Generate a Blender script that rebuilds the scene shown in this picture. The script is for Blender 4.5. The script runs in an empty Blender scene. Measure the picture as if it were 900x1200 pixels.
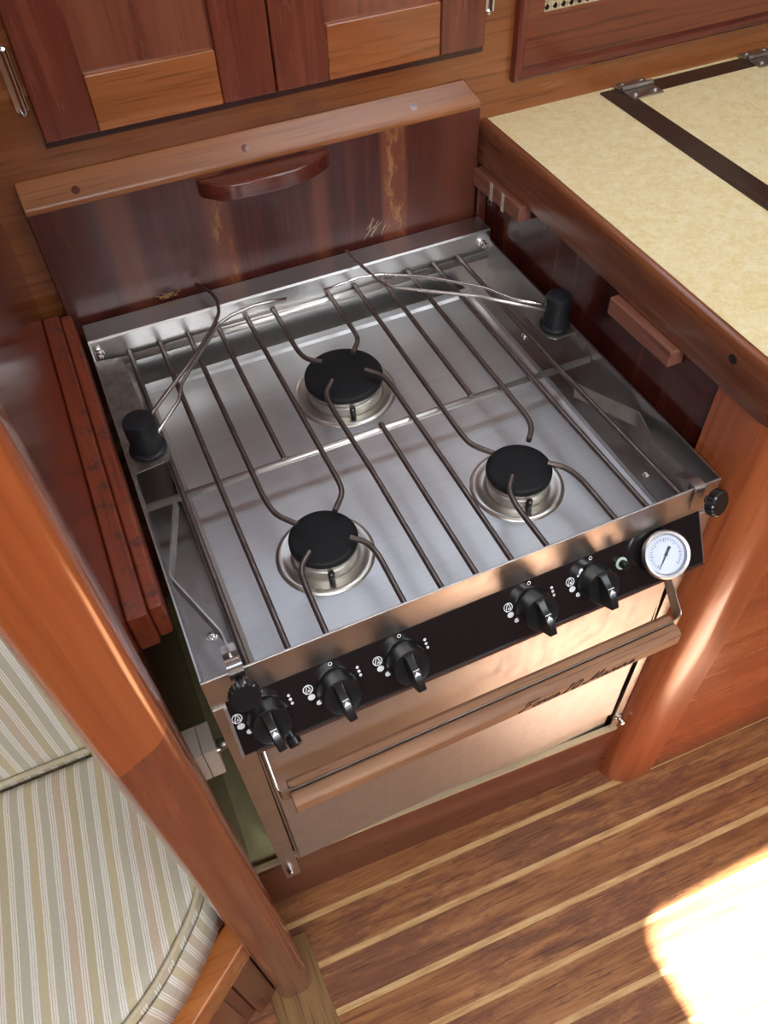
import bpy, bmesh, math, random
from mathutils import Vector, Matrix
random.seed(7)
SC = bpy.context.scene
COL = SC.collection
PI = math.pi

# ------------------------------------------------------------------ node helpers
def new_mat(name):
    m = bpy.data.materials.new(name); m.use_nodes = True
    nt = m.node_tree; nt.nodes.clear()
    out = nt.nodes.new('ShaderNodeOutputMaterial')
    b = nt.nodes.new('ShaderNodeBsdfPrincipled')
    nt.links.new(b.outputs[0], out.inputs[0])
    return m, nt, b
def N(nt, t, **kw):
    n = nt.nodes.new(t)
    for k, v in kw.items():
        if k in n.inputs.keys(): n.inputs[k].default_value = v
        else: setattr(n, k, v)
    return n
def lk(nt, a, b): nt.links.new(a, b)
def coords(nt, scale=(1, 1, 1), rot=(0, 0, 0), rand=True):
    tc = N(nt, 'ShaderNodeTexCoord')
    v = tc.outputs['Object']
    if rand:
        oi = N(nt, 'ShaderNodeObjectInfo')
        mu = N(nt, 'ShaderNodeMath', operation='MULTIPLY'); mu.inputs[1].default_value = 37.0
        lk(nt, oi.outputs['Random'], mu.inputs[0])
        ad = N(nt, 'ShaderNodeVectorMath', operation='ADD')
        lk(nt, v, ad.inputs[0]); lk(nt, mu.outputs[0], ad.inputs[1]); v = ad.outputs[0]
    mp = N(nt, 'ShaderNodeMapping'); mp.inputs['Scale'].default_value = scale
    mp.inputs['Rotation'].default_value = rot
    lk(nt, v, mp.inputs['Vector'])
    return mp.outputs[0]
def noise(nt, vec, scale, detail=5, rough=.6, dist=0.0):
    n = N(nt, 'ShaderNodeTexNoise'); n.inputs['Scale'].default_value = scale
    n.inputs['Detail'].default_value = detail; n.inputs['Roughness'].default_value = rough
    n.inputs['Distortion'].default_value = dist
    lk(nt, vec, n.inputs['Vector']); return n.outputs[0]
def ramp(nt, fac, stops, interp='LINEAR'):
    r = N(nt, 'ShaderNodeValToRGB'); r.color_ramp.interpolation = interp
    els = r.color_ramp.elements
    while len(els) > 1: els.remove(els[-1])
    els[0].position = stops[0][0]; els[0].color = (*stops[0][1], 1)
    for p, c in stops[1:]:
        e = els.new(p); e.color = (*c, 1)
    lk(nt, fac, r.inputs[0]); return r.outputs[0]
def mixc(nt, fac, a, b, mode='MIX'):
    m = N(nt, 'ShaderNodeMix', data_type='RGBA', blend_type=mode)
    if hasattr(fac, 'is_linked') or not isinstance(fac, (int, float)): lk(nt, fac, m.inputs[0])
    else: m.inputs[0].default_value = fac
    for s, i in ((a, 6), (b, 7)):
        if isinstance(s, tuple): m.inputs[i].default_value = (*s, 1)
        else: lk(nt, s, m.inputs[i])
    return m.outputs[2]
def bump(nt, b, h, strength=.2, dist=.001):
    n = N(nt, 'ShaderNodeBump'); n.inputs['Strength'].default_value = strength
    n.inputs['Distance'].default_value = dist
    lk(nt, h, n.inputs['Height']); lk(nt, n.outputs[0], b.inputs['Normal'])
def val(nt, fac, lo, hi):
    m = N(nt, 'ShaderNodeMapRange'); m.inputs[3].default_value = lo; m.inputs[4].default_value = hi
    lk(nt, fac, m.inputs[0]); return m.outputs[0]
def sr(*c):
    return tuple((x/255/12.92 if x/255 <= .04045 else ((x/255+.055)/1.055)**2.4) for x in c)

def wood(name, dark, mid, light, axis='x', fine=55, rough=.25, coat=.35, pores=.5, stripe=None, blotch=None, wear=None, bumps=.15, rand=True):
    """varnished timber, grain along the given axis (object space)"""
    m, nt, b = new_mat(name)
    st = {'x': (.06, 1, 1), 'y': (1, .06, 1), 'z': (1, 1, .06)}[axis]
    v = coords(nt, st, rand=rand)
    n1 = noise(nt, v, fine, 6, .62, .8)
    n2 = noise(nt, v, fine*.22, 3, .5, 1.5)
    mx = N(nt, 'ShaderNodeMath', operation='MULTIPLY_ADD'); mx.inputs[1].default_value = .55
    lk(nt, n1, mx.inputs[0])
    m2 = N(nt, 'ShaderNodeMath', operation='MULTIPLY'); m2.inputs[1].default_value = .45
    lk(nt, n2, m2.inputs[0]); lk(nt, m2.outputs[0], mx.inputs[2])
    c = ramp(nt, mx.outputs[0], [(.34, dark), (.5, mid), (.64, light)])
    # pores: short dark dashes
    sp = {'x': (.03, 1, 1), 'y': (1, .03, 1), 'z': (1, 1, .03)}[axis]
    vp = coords(nt, sp, rand=rand)
    np_ = noise(nt, vp, fine*7, 2, .5)
    pf = ramp(nt, np_, [(.56, (0, 0, 0)), (.7, (1, 1, 1))])
    pm = N(nt, 'ShaderNodeMath', operation='MULTIPLY'); pm.inputs[1].default_value = pores
    lk(nt, pf, pm.inputs[0])
    c = mixc(nt, pm.outputs[0], c, tuple(x*.38 for x in dark))
    if stripe:                       # broad ribbons in other timber
        sv = coords(nt, {'x': (.02, 1, 1), 'y': (1, .02, 1), 'z': (1, .02, .02)}[axis], rand=rand)
        ns = noise(nt, sv, stripe[1], 1.5, .5)
        sf = ramp(nt, ns, [(stripe[2], (0, 0, 0)), (stripe[2]+.03, (1, 1, 1))])
        smul = N(nt, 'ShaderNodeMath', operation='MULTIPLY'); smul.inputs[1].default_value = stripe[3]
        lk(nt, sf, smul.inputs[0])
        c = mixc(nt, smul.outputs[0], c, stripe[0])
    if blotch:
        bv = coords(nt, {'x': (.35, 1, 1), 'y': (1, .35, 1), 'z': (1, 1, .35)}[axis], rand=rand)
        nb = noise(nt, bv, blotch[1], 8, .75)
        bf = ramp(nt, nb, [(blotch[2], (0, 0, 0)), (blotch[2]+.1, (1, 1, 1))])
        bm_ = N(nt, 'ShaderNodeMath', operation='MULTIPLY'); bm_.inputs[1].default_value = blotch[3]
        lk(nt, bf, bm_.inputs[0])
        c = mixc(nt, bm_.outputs[0], c, blotch[0])
    if wear:
        wv = coords(nt, (1, 1, 1), rand=rand)
        nw = noise(nt, wv, wear[1], 9, .8)
        wf = ramp(nt, nw, [(wear[2], (0, 0, 0)), (wear[2]+.05, (1, 1, 1))])
        wm = N(nt, 'ShaderNodeMath', operation='MULTIPLY'); wm.inputs[1].default_value = wear[3]
        lk(nt, wf, wm.inputs[0])
        c = mixc(nt, wm.outputs[0], c, wear[0])
    lk(nt, c, b.inputs['Base Color'])
    lk(nt, val(nt, n1, rough*.75, rough*1.35), b.inputs['Roughness'])
    b.inputs['Coat Weight'].default_value = coat; b.inputs['Coat Roughness'].default_value = .12
    bump(nt, b, n1, bumps, .0006)
    return m

def steel(name, col=(.62, .61, .60), rough=.28, axis='x', dirt=0.0, dirtcol=(.12, .085, .06), brush=240, streak=.12, dscale=25, dthr=.55):
    m, nt, b = new_mat(name)
    b.inputs['Metallic'].default_value = 1
    st = {'x': (.02, 1, 1), 'y': (1, .02, 1), 'z': (1, 1, .02)}[axis]
    v = coords(nt, st)
    n1 = noise(nt, v, brush, 3, .6)
    c = mixc(nt, n1, tuple(x*(1-streak) for x in col), tuple(min(1, x*(1+streak)) for x in col))
    vv = coords(nt, (1, 1, 1))
    n2 = noise(nt, vv, dscale, 8, .7)
    rl = val(nt, n1, rough*.8, rough*1.2)
    if dirt > 0:
        f = ramp(nt, n2, [(dthr-.12, (0, 0, 0)), (dthr+.12, (1, 1, 1))])
        fm = N(nt, 'ShaderNodeMath', operation='MULTIPLY'); fm.inputs[1].default_value = dirt
        lk(nt, f, fm.inputs[0])
        c = mixc(nt, fm.outputs[0], c, dirtcol)
        ad = N(nt, 'ShaderNodeMath', operation='MULTIPLY_ADD'); ad.inputs[1].default_value = .35
        lk(nt, fm.outputs[0], ad.inputs[0]); lk(nt, rl, ad.inputs[2]); rl = ad.outputs[0]
    lk(nt, c, b.inputs['Base Color']); lk(nt, rl, b.inputs['Roughness'])
    bump(nt, b, n1, .06, .0004)
    return m
def plain(name, col, rough=.5, metal=0, coat=0, var=.15, scale=60, bumps=0.0, spec=.5):
    m, nt, b = new_mat(name)
    n = noise(nt, coords(nt), scale, 5, .6)
    c = mixc(nt, n, tuple(x*(1-var) for x in col), tuple(min(1, x*(1+var)) for x in col))
    lk(nt, c, b.inputs['Base Color'])
    b.inputs['Roughness'].default_value = rough; b.inputs['Metallic'].default_value = metal
    b.inputs['Coat Weight'].default_value = coat
    b.inputs['Specular IOR Level'].default_value = spec
    if bumps: bump(nt, b, n, bumps, .001)
    return m

# ------------------------------------------------------------------ materials
M = {}
def board_mat():
    m = wood('board_ply', sr(54, 21, 18), sr(70, 29, 24), sr(86, 39, 31), 'z', 75, .36, .14, .6, bumps=.08, rand=False)
    nt = m.node_tree; b = next(n for n in nt.nodes if n.type == 'BSDF_PRINCIPLED')
    src = b.inputs['Base Color'].links[0].from_socket
    tc = N(nt, 'ShaderNodeTexCoord'); sep = N(nt, 'ShaderNodeSeparateXYZ'); lk(nt, tc.outputs['Object'], sep.inputs[0])
    mr = N(nt, 'ShaderNodeMapRange'); mr.inputs[1].default_value = -.255; mr.inputs[2].default_value = .255
    wv = noise(nt, coords(nt, (1, 1, .1), rand=False), 30, 3, .6)
    ma = N(nt, 'ShaderNodeMath', operation='MULTIPLY_ADD'); ma.inputs[1].default_value = .010; lk(nt, wv, ma.inputs[0]); lk(nt, sep.outputs['X'], ma.inputs[2])
    lk(nt, ma.outputs[0], mr.inputs[0])
    k = lambda v: (v, v, v)
    st = ramp(nt, mr.outputs[0], [(0, k(.05)), (.13, k(.08)), (.15, k(.5)), (.19, k(.42)), (.21, k(.05)), (.345, k(.05)), (.36, k(.6)), (.395, k(.55)), (.41, k(.03)), (.585, k(.03)), (.60, k(.6)), (.622, k(.5)), (.635, k(.03)), (.755, k(.05)), (.765, k(.75)), (.815, k(.7)), (.825, k(.1)), (.9, k(.3)), (.93, k(.5)), (1, k(.25))])
    c = mixc(nt, st, src, sr(124, 68, 46))
    # rubbed bare patches inside two of the ribbons
    nw = noise(nt, coords(nt, (1, 1, .35), rand=False), 60, 8, .75)
    wf = ramp(nt, nw, [(.52, (0, 0, 0)), (.6, (1, 1, 1))])
    rb = ramp(nt, mr.outputs[0], [(.0, k(0)), (.355, k(0)), (.365, k(.55)), (.39, k(.55)), (.40, k(0)), (.765, k(0)), (.775, k(.7)), (.81, k(.7)), (.82, k(0)), (1, k(0))])
    ml = N(nt, 'ShaderNodeMath', operation='MULTIPLY'); lk(nt, wf, ml.inputs[0]); lk(nt, rb, ml.inputs[1])
    c = mixc(nt, ml.outputs[0], c, sr(168, 118, 72))
    lk(nt, c, b.inputs['Base Color'])
    return m
M['board'] = board_mat()
M['cap'] = wood('cap_teak', sr(112, 62, 32), sr(138, 82, 44), sr(160, 100, 58), 'x', 45, .36, .12, .4)
M['dkhandle'] = wood('handle_mahogany', sr(74, 32, 26), sr(94, 42, 32), sr(116, 58, 40), 'x', 45, .2, .5, .5)
M['stile'] = wood('stile_mahogany', sr(92, 40, 30), sr(112, 52, 38), sr(130, 66, 46), 'z', 48, .25, .4, .45)
M['rail'] = wood('rail_teak', sr(128, 68, 34), sr(156, 90, 48), sr(176, 108, 62), 'x', 40, .25, .4, .5)
M['dpanel'] = wood('door_panel_wood', sr(104, 54, 40), sr(128, 70, 50), sr(146, 86, 60), 'z', 40, .28, .4, .45)
M['face'] = wood('face_teak', sr(112, 60, 30), sr(138, 80, 42), sr(154, 96, 54), 'x', 34, .25, .4, .5, blotch=(sr(84, 44, 28), 9, .6, .55))
M['rdoor'] = wood('cane_door_wood', sr(96, 42, 26), sr(120, 58, 36), sr(134, 72, 46), 'x', 30, .25, .4, .5, blotch=(sr(74, 30, 22), 10, .6, .5))
M['fiddle'] = wood('fiddle_teak', sr(88, 46, 27), sr(112, 62, 38), sr(138, 82, 51), 'y', 50, .25, .4, .5, wear=(sr(140, 110, 95), 40, .72, .4))
M['rwall'] = wood('side_mahogany', sr(56, 20, 15), sr(74, 30, 21), sr(92, 42, 28), 'z', 40, .25, .35, .4)
M['lwall'] = wood('bulkhead_mahogany', sr(92, 34, 20), sr(112, 44, 26), sr(128, 58, 34), 'z', 30, .2, .5, .2, bumps=.04)
M['cleat'] = wood('cleat_mahogany', sr(104, 42, 22), sr(130, 56, 32), sr(148, 72, 42), 'y', 50, .45, .15, .4, wear=(sr(70, 46, 42), 60, .54, .8))
M['rcleat'] = wood('worn_cleat', sr(108, 64, 50), sr(136, 84, 66), sr(158, 106, 86), 'y', 60, .55, .1, .6, wear=(sr(150, 120, 108), 60, .62, .5))
M['post'] = wood('post_teak', sr(132, 62, 30), sr(160, 82, 42), sr(180, 98, 54), 'z', 26, .2, .8, .25, blotch=(sr(106, 44, 28), 6, .52, .6), bumps=.06)
def post_mat():
    m = wood('post_teak', sr(128, 58, 27), sr(152, 76, 37), sr(168, 92, 48), 'z', 24, .2, .6, .2, bumps=.05)
    nt = m.node_tree; b = next(n for n in nt.nodes if n.type == 'BSDF_PRINCIPLED')
    src = b.inputs['Base Color'].links[0].from_socket
    n = noise(nt, coords(nt, (1, 1, .05)), 40, 5, .6, .6)
    low = ramp(nt, n, [(.36, sr(92, 40, 23)), (.52, sr(116, 54, 32)), (.66, sr(132, 68, 42))])
    tc = N(nt, 'ShaderNodeTexCoord'); sep = N(nt, 'ShaderNodeSeparateXYZ'); lk(nt, tc.outputs['Object'], sep.inputs[0])
    ma = N(nt, 'ShaderNodeMath', operation='MULTIPLY_ADD'); ma.inputs[1].default_value = -.7; lk(nt, sep.outputs['X'], ma.inputs[0]); lk(nt, sep.outputs['Z'], ma.inputs[2])
    lt = N(nt, 'ShaderNodeMath', operation='LESS_THAN'); lt.inputs[1].default_value = SCARF; lk(nt, ma.outputs[0], lt.inputs[0])
    lk(nt, mixc(nt, lt.outputs[0], src, low), b.inputs['Base Color'])
    return m
SCARF = .81
M['post'] = post_mat()
M['cabpost'] = wood('corner_post_teak', sr(140, 68, 36), sr(164, 86, 48), sr(184, 104, 62), 'z', 34, .3, .35, .35, bumps=.1)
M['cabpanel'] = wood('cabinet_panel', sr(136, 64, 36), sr(158, 80, 46), sr(174, 96, 56), 'x', 40, .25, .5, .35)
M['kick'] = wood('kick_mahogany', sr(88, 40, 28), sr(106, 52, 36), sr(120, 62, 44), 'x', 34, .28, .4, .3)
M['rawedge'] = plain('raw_edge', sr(196, 176, 140), .6)
M['handlewood'] = wood('oven_handle_teak', sr(124, 86, 62), sr(152, 110, 80), sr(174, 134, 102), 'x', 60, .55, 0, .6)
M['seatrail'] = wood('settee_teak', sr(150, 84, 38), sr(172, 102, 50), sr(186, 118, 62), 'x', 40, .22, .5, .4)
M['seatpanel'] = wood('settee_panel', sr(92, 46, 34), sr(110, 58, 42), sr(124, 70, 50), 'z', 40, .28, .4, .35)
M['sill'] = wood('sill_raw_teak', sr(112, 80, 42), sr(140, 104, 60), sr(166, 128, 78), 'y', 45, .5, .1, .7)
M['steel'] = steel('brushed_steel', (.60, .59, .585), .3)
M['tray'] = steel('tray_steel', (.66, .655, .65), .42, 'x', .12, (.42, .38, .33), 800, .16, 14, .58)
M['band'] = steel('band_steel', (.58, .55, .52), .38, 'x', .25, (.34, .27, .22), 260, .1, 30, .58)
M['door'] = steel('door_steel', (.60, .585, .57), .5, 'z', .22, (.42, .37, .33), 200, .08, 40, .58)
M['sidesteel'] = steel('side_steel', (.54, .53, .52), .3, 'y', .25, (.2, .18, .16), 200, .1, 40, .6)
M['dirtysteel'] = steel('stained_steel', (.46, .43, .38), .4, 'y', .7, (.17, .14, .11), 200, .15, 90, .5)
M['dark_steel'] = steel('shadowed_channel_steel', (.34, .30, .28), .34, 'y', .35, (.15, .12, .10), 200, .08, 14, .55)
M['rod'] = steel('burnt_rod_steel', (.27, .23, .21), .36, 'y', .55, (.12, .085, .065), 120, .2, 45, .5)
M['bar'] = steel('bar_steel', (.80, .78, .74), .38, 'x', .3, (.45, .33, .22), 120, .06, 18, .62)
M['wire'] = steel('clamp_wire_steel', (.62, .58, .54), .28, 'x', .3, (.3, .24, .2), 120, .1, 30, .55)
M['wiredark'] = steel('heat_stained_wire', (.30, .25, .23), .34, 'x', .6, (.14, .10, .085), 120, .1, 30, .5)
M['bracket'] = steel('strip_steel', (.52, .49, .45), .36, 'y', .4, (.24, .2, .17), 200, .1, 60, .55)
M['chrome'] = steel('polished_chrome', (.82, .81, .79), .2, 'x', .1)
M['ring'] = steel('burner_dish_steel', (.66, .63, .57), .32, 'x', .1, (.45, .4, .3), 160, .06, 40, .55)
M['burnerhead'] = steel('burner_alloy', (.58, .56, .52), .45, 'x', .2, (.36, .32, .26), 160, .06, 60, .5)
M['enamel'] = plain('black_enamel_cap', (.008, .008, .009), .55, 0, 0, .4, 90, .05, .25)
M['rubber'] = plain('black_rubber', (.010, .011, .014), .42, 0, 0, .3, 90, .04, .4)
M['plastic'] = plain('black_plastic', (.011, .011, .012), .3, 0, .2, .3, 90, .03)
M['glasspanel'] = plain('black_panel', (.012, .010, .011), .14, 0, .5, .2, 40)
M['white'] = plain('white_print', (.72, .73, .75), .5)
M['palegreen'] = plain('pale_igniter_ring', (.45, .55, .48), .5)
M['dial'] = plain('dial_white', (.42, .47, .62), .35, 0, .3, .03)
M['ink'] = plain('dial_ink', (.03, .03, .05), .5)
M['etch'] = plain('etched_script', (.022, .012, .008), .7)
M['bodydark'] = plain('oven_shell_dark', (.03, .028, .026), .5, .4)
M['pad'] = plain('nylon_pad', sr(200, 188, 172), .6, 0, 0, .12, 200, .2)
M['lip'] = wood('door_lip_wood', sr(44, 16, 12), sr(58, 22, 17), sr(70, 30, 22), 'x', 45, .3, .3, .3)
M['strip'] = wood('wenge_strip', sr(40, 28, 24), sr(54, 40, 34), sr(70, 54, 46), 'y', 60, .35, .2, .4)
M['stripx'] = wood('wenge_strip_cross', sr(40, 28, 24), sr(54, 40, 34), sr(70, 54, 46), 'x', 60, .35, .2, .4)
M['hull'] = plain('locker_paint', sr(226, 214, 158), .7, 0, 0, .25, 30, .2)
M['ceil'] = plain('headliner', (.72, .70, .66), .8)
M['brownwall'] = wood('salon_wall', sr(92, 46, 30), sr(112, 60, 40), sr(130, 74, 48), 'z', 30, .3, .3, .3)
M['fibre'] = plain('dry_fibre', sr(170, 130, 84), .9)
M['glass_black'] = plain('dark_void', (.012, .01, .009), .8)

def laminate():
    m, nt, b = new_mat('cream_laminate')
    v = coords(nt, (1, 1, 1), rand=False)
    n1 = noise(nt, v, 140, 4, .7, 1.0); n2 = noise(nt, v, 55, 5, .65, .6); n3 = noise(nt, v, 6, 2, .5)
    c = ramp(nt, n1, [(.36, sr(222, 202, 146)), (.5, sr(236, 220, 172)), (.66, sr(246, 240, 212))])
    c2 = ramp(nt, n2, [(.4, sr(226, 204, 144)), (.62, sr(242, 232, 194))])
    c = mixc(nt, .5, c, c2)
    c = mixc(nt, val(nt, n3, 0, .35), c, sr(222, 188, 128))
    lk(nt, c, b.inputs['Base Color']); b.inputs['Roughness'].default_value = .42
    return m
M['laminate'] = laminate()

def floor_mat():
    m, nt, b = new_mat('teak_and_holly_sole')
    tc = N(nt, 'ShaderNodeTexCoord')
    sep = N(nt, 'ShaderNodeSeparateXYZ'); lk(nt, tc.outputs['Object'], sep.inputs[0])
    dv = N(nt, 'ShaderNodeMath', operation='DIVIDE'); dv.inputs[1].default_value = .0628
    lk(nt, sep.outputs['Y'], dv.inputs[0])
    fr = N(nt, 'ShaderNodeMath', operation='FRACT'); lk(nt, dv.outputs[0], fr.inputs[0])
    fl = N(nt, 'ShaderNodeMath', operation='FLOOR'); lk(nt, dv.outputs[0], fl.inputs[0])
    seam = N(nt, 'ShaderNodeMath', operation='LESS_THAN'); seam.inputs[1].default_value = .135
    lk(nt, fr.outputs[0], seam.inputs[0])
    off = N(nt, 'ShaderNodeMath', operation='MULTIPLY'); off.inputs[1].default_value = 3.71
    lk(nt, fl.outputs[0], off.inputs[0])
    cm = N(nt, 'ShaderNodeCombineXYZ'); lk(nt, off.outputs[0], cm.inputs[0]); lk(nt, off.outputs[0], cm.inputs[2])
    ad = N(nt, 'ShaderNodeVectorMath', operation='ADD'); lk(nt, tc.outputs['Object'], ad.inputs[0]); lk(nt, cm.outputs[0], ad.inputs[1])
    def mp(s):
        n = N(nt, 'ShaderNodeMapping'); n.inputs['Scale'].default_value = s; lk(nt, ad.outputs[0], n.inputs[0]); return n.outputs[0]
    n1 = noise(nt, mp((.07, 1, 1)), 70, 6, .65, .8)
    c = ramp(nt, n1, [(.34, sr(122, 76, 44)), (.5, sr(152, 100, 60)), (.66, sr(176, 122, 76))])
    n2 = noise(nt, mp((.28, 1, 1)), 75, 9, .8)
    n3 = noise(nt, mp((.6, 1, 1)), 5.5, 2, .5)
    s = N(nt, 'ShaderNodeMath', operation='MULTIPLY_ADD'); s.inputs[1].default_value = .55
    lk(nt, n3, s.inputs[0]); lk(nt, n2, s.inputs[2])
    bf = ramp(nt, s.outputs[0], [(.755, (0, 0, 0)), (.87, (.6, .6, .6))])
    c = mixc(nt, bf, c, sr(102, 62, 52))
    n5 = noise(nt, mp((.04, 1, 1)), 420, 2, .5)
    c = mixc(nt, ramp(nt, n5, [(.57, (0, 0, 0)), (.68, (.55, .55, .55))]), c, sr(62, 32, 24))
    h1 = noise(nt, mp((.1, 1, 1)), 160, 5, .6)
    hol = ramp(nt, h1, [(.35, sr(176, 134, 86)), (.55, sr(206, 166, 114)), (.7, sr(220, 184, 132))])
    c = mixc(nt, seam.outputs[0], c, hol)
    lk(nt, c, b.inputs['Base Color'])
    lk(nt, val(nt, n2, .34, .6), b.inputs['Roughness'])
    b.inputs['Specular IOR Level'].default_value = .3
    bump(nt, b, n1, .15, .0006)
    return m
M['floor'] = floor_mat()

def stripe_cloth(name, rot=0.0, axis='X'):
    """woven upholstery: broad grey-green / sand bands with triple white pin stripes"""
    m, nt, b = new_mat(name)
    tc = N(nt, 'ShaderNodeTexCoord')
    mp = N(nt, 'ShaderNodeMapping'); mp.inputs['Rotation'].default_value = (0, 0, rot); lk(nt, tc.outputs['Object'], mp.inputs[0])
    wob = noise(nt, mp.outputs[0], 6, 2, .5)
    sep = N(nt, 'ShaderNodeSeparateXYZ'); lk(nt, mp.outputs[0], sep.inputs[0])
    wa = N(nt, 'ShaderNodeMath', operation='MULTIPLY_ADD'); wa.inputs[1].default_value = .006
    lk(nt, wob, wa.inputs[0]); lk(nt, sep.outputs[axis], wa.inputs[2])
    dv = N(nt, 'ShaderNodeMath', operation='DIVIDE'); dv.inputs[1].default_value = .076; lk(nt, wa.outputs[0], dv.inputs[0])
    fr = N(nt, 'ShaderNodeMath', operation='FRACT'); lk(nt, dv.outputs[0], fr.inputs[0])
    g, s1, s2, k, w = sr(200, 196, 178), sr(210, 196, 160), sr(212, 192, 170), sr(200, 190, 158), sr(246, 244, 238)
    stops = [(0, g)]
    cols = [g, s1, g, s2, k]
    for i in range(5):
        p = i*.2
        stops += [(p, cols[i]), (p+.105, w), (p+.126, cols[i]), (p+.136, w), (p+.157, cols[i]), (p+.167, w), (p+.188, cols[i])]
    stops = stops[1:]
    # two ramps of ~18 stops each
    half = [x for x in stops if x[0] < .6]; rest = [x for x in stops if x[0] >= .6]
    c1 = ramp(nt, fr.outputs[0], half, 'CONSTANT'); c2 = ramp(nt, fr.outputs[0], rest, 'CONSTANT')
    sw = N(nt, 'ShaderNodeMath', operation='GREATER_THAN'); sw.inputs[1].default_value = .6; lk(nt, fr.outputs[0], sw.inputs[0])
    c = mixc(nt, sw.outputs[0], c1, c2)
    wv = noise(nt, coords(nt, (1, .4, 1), rand=False), 700, 3, .7)
    c = mixc(nt, val(nt, wv, .0, .5), c, sr(150, 138, 108))
    lk(nt, c, b.inputs['Base Color']); b.inputs['Roughness'].default_value = .9
    b.inputs['Sheen Weight'].default_value = .2
    bump(nt, b, wv, .35, .0008)
    return m
M['cloth'] = stripe_cloth('striped_cloth', 0.06, 'X')
M['clothback'] = stripe_cloth('striped_cloth_back', 0.0, 'X')
M['clothside'] = stripe_cloth('striped_cloth_boxing', -0.62, 'X')

M['pipe'] = plain('piping_cloth', sr(198, 188, 160), .9, 0, 0, .2, 300, .3)

def cane_mat():
    m, nt, b = new_mat('woven_cane')
    n = noise(nt, coords(nt), 200, 4, .6)
    lk(nt, ramp(nt, n, [(.3, sr(176, 150, 110)), (.7, sr(214, 196, 160))]), b.inputs['Base Color'])
    b.inputs['Roughness'].default_value = .6
    return m
M['cane'] = cane_mat()

# ------------------------------------------------------------------ geometry helpers
def world_of(o):
    v = Vector((0, 0, 0))
    while o: v += Vector(o.location); o = o.parent
    return v
def obj(name, bm, mat, parent=None, smooth=False, bevel=0, seg=2, angle=40, origin=None, rotz=0):
    """link a bmesh given in world coordinates as ONE mesh object"""
    if parent is not None: off = world_of(parent)
    elif origin is not None: off = Vector(origin)
    else:
        xs = [v.co.x for v in bm.verts]; ys = [v.co.y for v in bm.verts]; zs = [v.co.z for v in bm.verts]
        off = Vector(((min(xs)+max(xs))/2, (min(ys)+max(ys))/2, min(zs)))
    bmesh.ops.translate(bm, verts=bm.verts, vec=-off)
    if rotz: bmesh.ops.rotate(bm, verts=bm.verts, cent=(0, 0, 0), matrix=Matrix.Rotation(-rotz, 3, 'Z'))
    bmesh.ops.recalc_face_normals(bm, faces=bm.faces)
    me = bpy.data.meshes.new(name); bm.to_mesh(me); bm.free()
    me.materials.append(mat)
    o = bpy.data.objects.new(name, me); COL.objects.link(o)
    if parent is not None: o.parent = parent
    else: o.location = off
    if rotz: o.rotation_euler = (0, 0, rotz)
    if smooth:
        for p in me.polygons: p.use_smooth = True
    if bevel:
        md = o.modifiers.new('bevel', 'BEVEL'); md.width = bevel; md.segments = seg; md.limit_method = 'ANGLE'; md.angle_limit = math.radians(angle)
        if smooth is False:
            for p in me.polygons: p.use_smooth = True
            md.harden_normals = True
    elif smooth == 'auto':
        pass
    return o
def autosmooth(o, deg=35):
    for p in o.data.polygons: p.use_smooth = True
    o.data.set_sharp_from_angle(angle=math.radians(deg)); return o
def thing(name, label, cat, loc, group=None):
    o = bpy.data.objects.new(name, None); COL.objects.link(o); o.location = loc; o.empty_display_size = .05
    tag(o, label, cat, group); return o
def tag(o, label, cat, group=None):
    o['label'] = label; o['category'] = cat
    if group: o['group'] = group
    return o
def struct(o): o['kind'] = 'structure'; return o
def B(): return bmesh.new()
def box(bm, x0, x1, y0, y1, z0, z1):
    vs = [bm.verts.new(p) for p in ((x0, y0, z0), (x1, y0, z0), (x1, y1, z0), (x0, y1, z0), (x0, y0, z1), (x1, y0, z1), (x1, y1, z1), (x0, y1, z1))]
    for f in ((0, 3, 2, 1), (4, 5, 6, 7), (0, 1, 5, 4), (1, 2, 6, 5), (2, 3, 7, 6), (3, 0, 4, 7)): bm.faces.new([vs[i] for i in f])
    return bm
def fbox(bm, O, ex, ey, ez, a0, a1, b0, b1, c0, c1):
    """box in a frame O + a ex + b ey + c ez"""
    O, ex, ey, ez = map(Vector, (O, ex, ey, ez))
    P = [(a0, b0, c0), (a1, b0, c0), (a1, b1, c0), (a0, b1, c0), (a0, b0, c1), (a1, b0, c1), (a1, b1, c1), (a0, b1, c1)]
    vs = [bm.verts.new(O+ex*a+ey*b+ez*c) for a, b, c in P]
    for f in ((0, 3, 2, 1), (4, 5, 6, 7), (0, 1, 5, 4), (1, 2, 6, 5), (2, 3, 7, 6), (3, 0, 4, 7)): bm.faces.new([vs[i] for i in f])
    return bm
def prism(bm, poly, d0, d1, axis='z'):
    """extrude a polygon given in the two other axes"""
    def P(a, b, d): return {'z': (a, b, d), 'y': (a, d, b), 'x': (d, a, b)}[axis]
    lo = [bm.verts.new(P(a, b, d0)) for a, b in poly]; hi = [bm.verts.new(P(a, b, d1)) for a, b in poly]
    n = len(poly)
    bm.faces.new(lo[::-1]); bm.faces.new(hi)
    for i in range(n): bm.faces.new((lo[i], lo[(i+1) % n], hi[(i+1) % n], hi[i]))
    return bm
def fprism(bm, O, ex, ey, ez, poly, c0, c1):
    O, ex, ey, ez = map(Vector, (O, ex, ey, ez))
    lo = [bm.verts.new(O+ex*a+ey*b+ez*c0) for a, b in poly]; hi = [bm.verts.new(O+ex*a+ey*b+ez*c1) for a, b in poly]
    n = len(poly)
    bm.faces.new(lo[::-1]); bm.faces.new(hi)
    for i in range(n): bm.faces.new((lo[i], lo[(i+1) % n], hi[(i+1) % n], hi[i]))
    return bm
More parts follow.
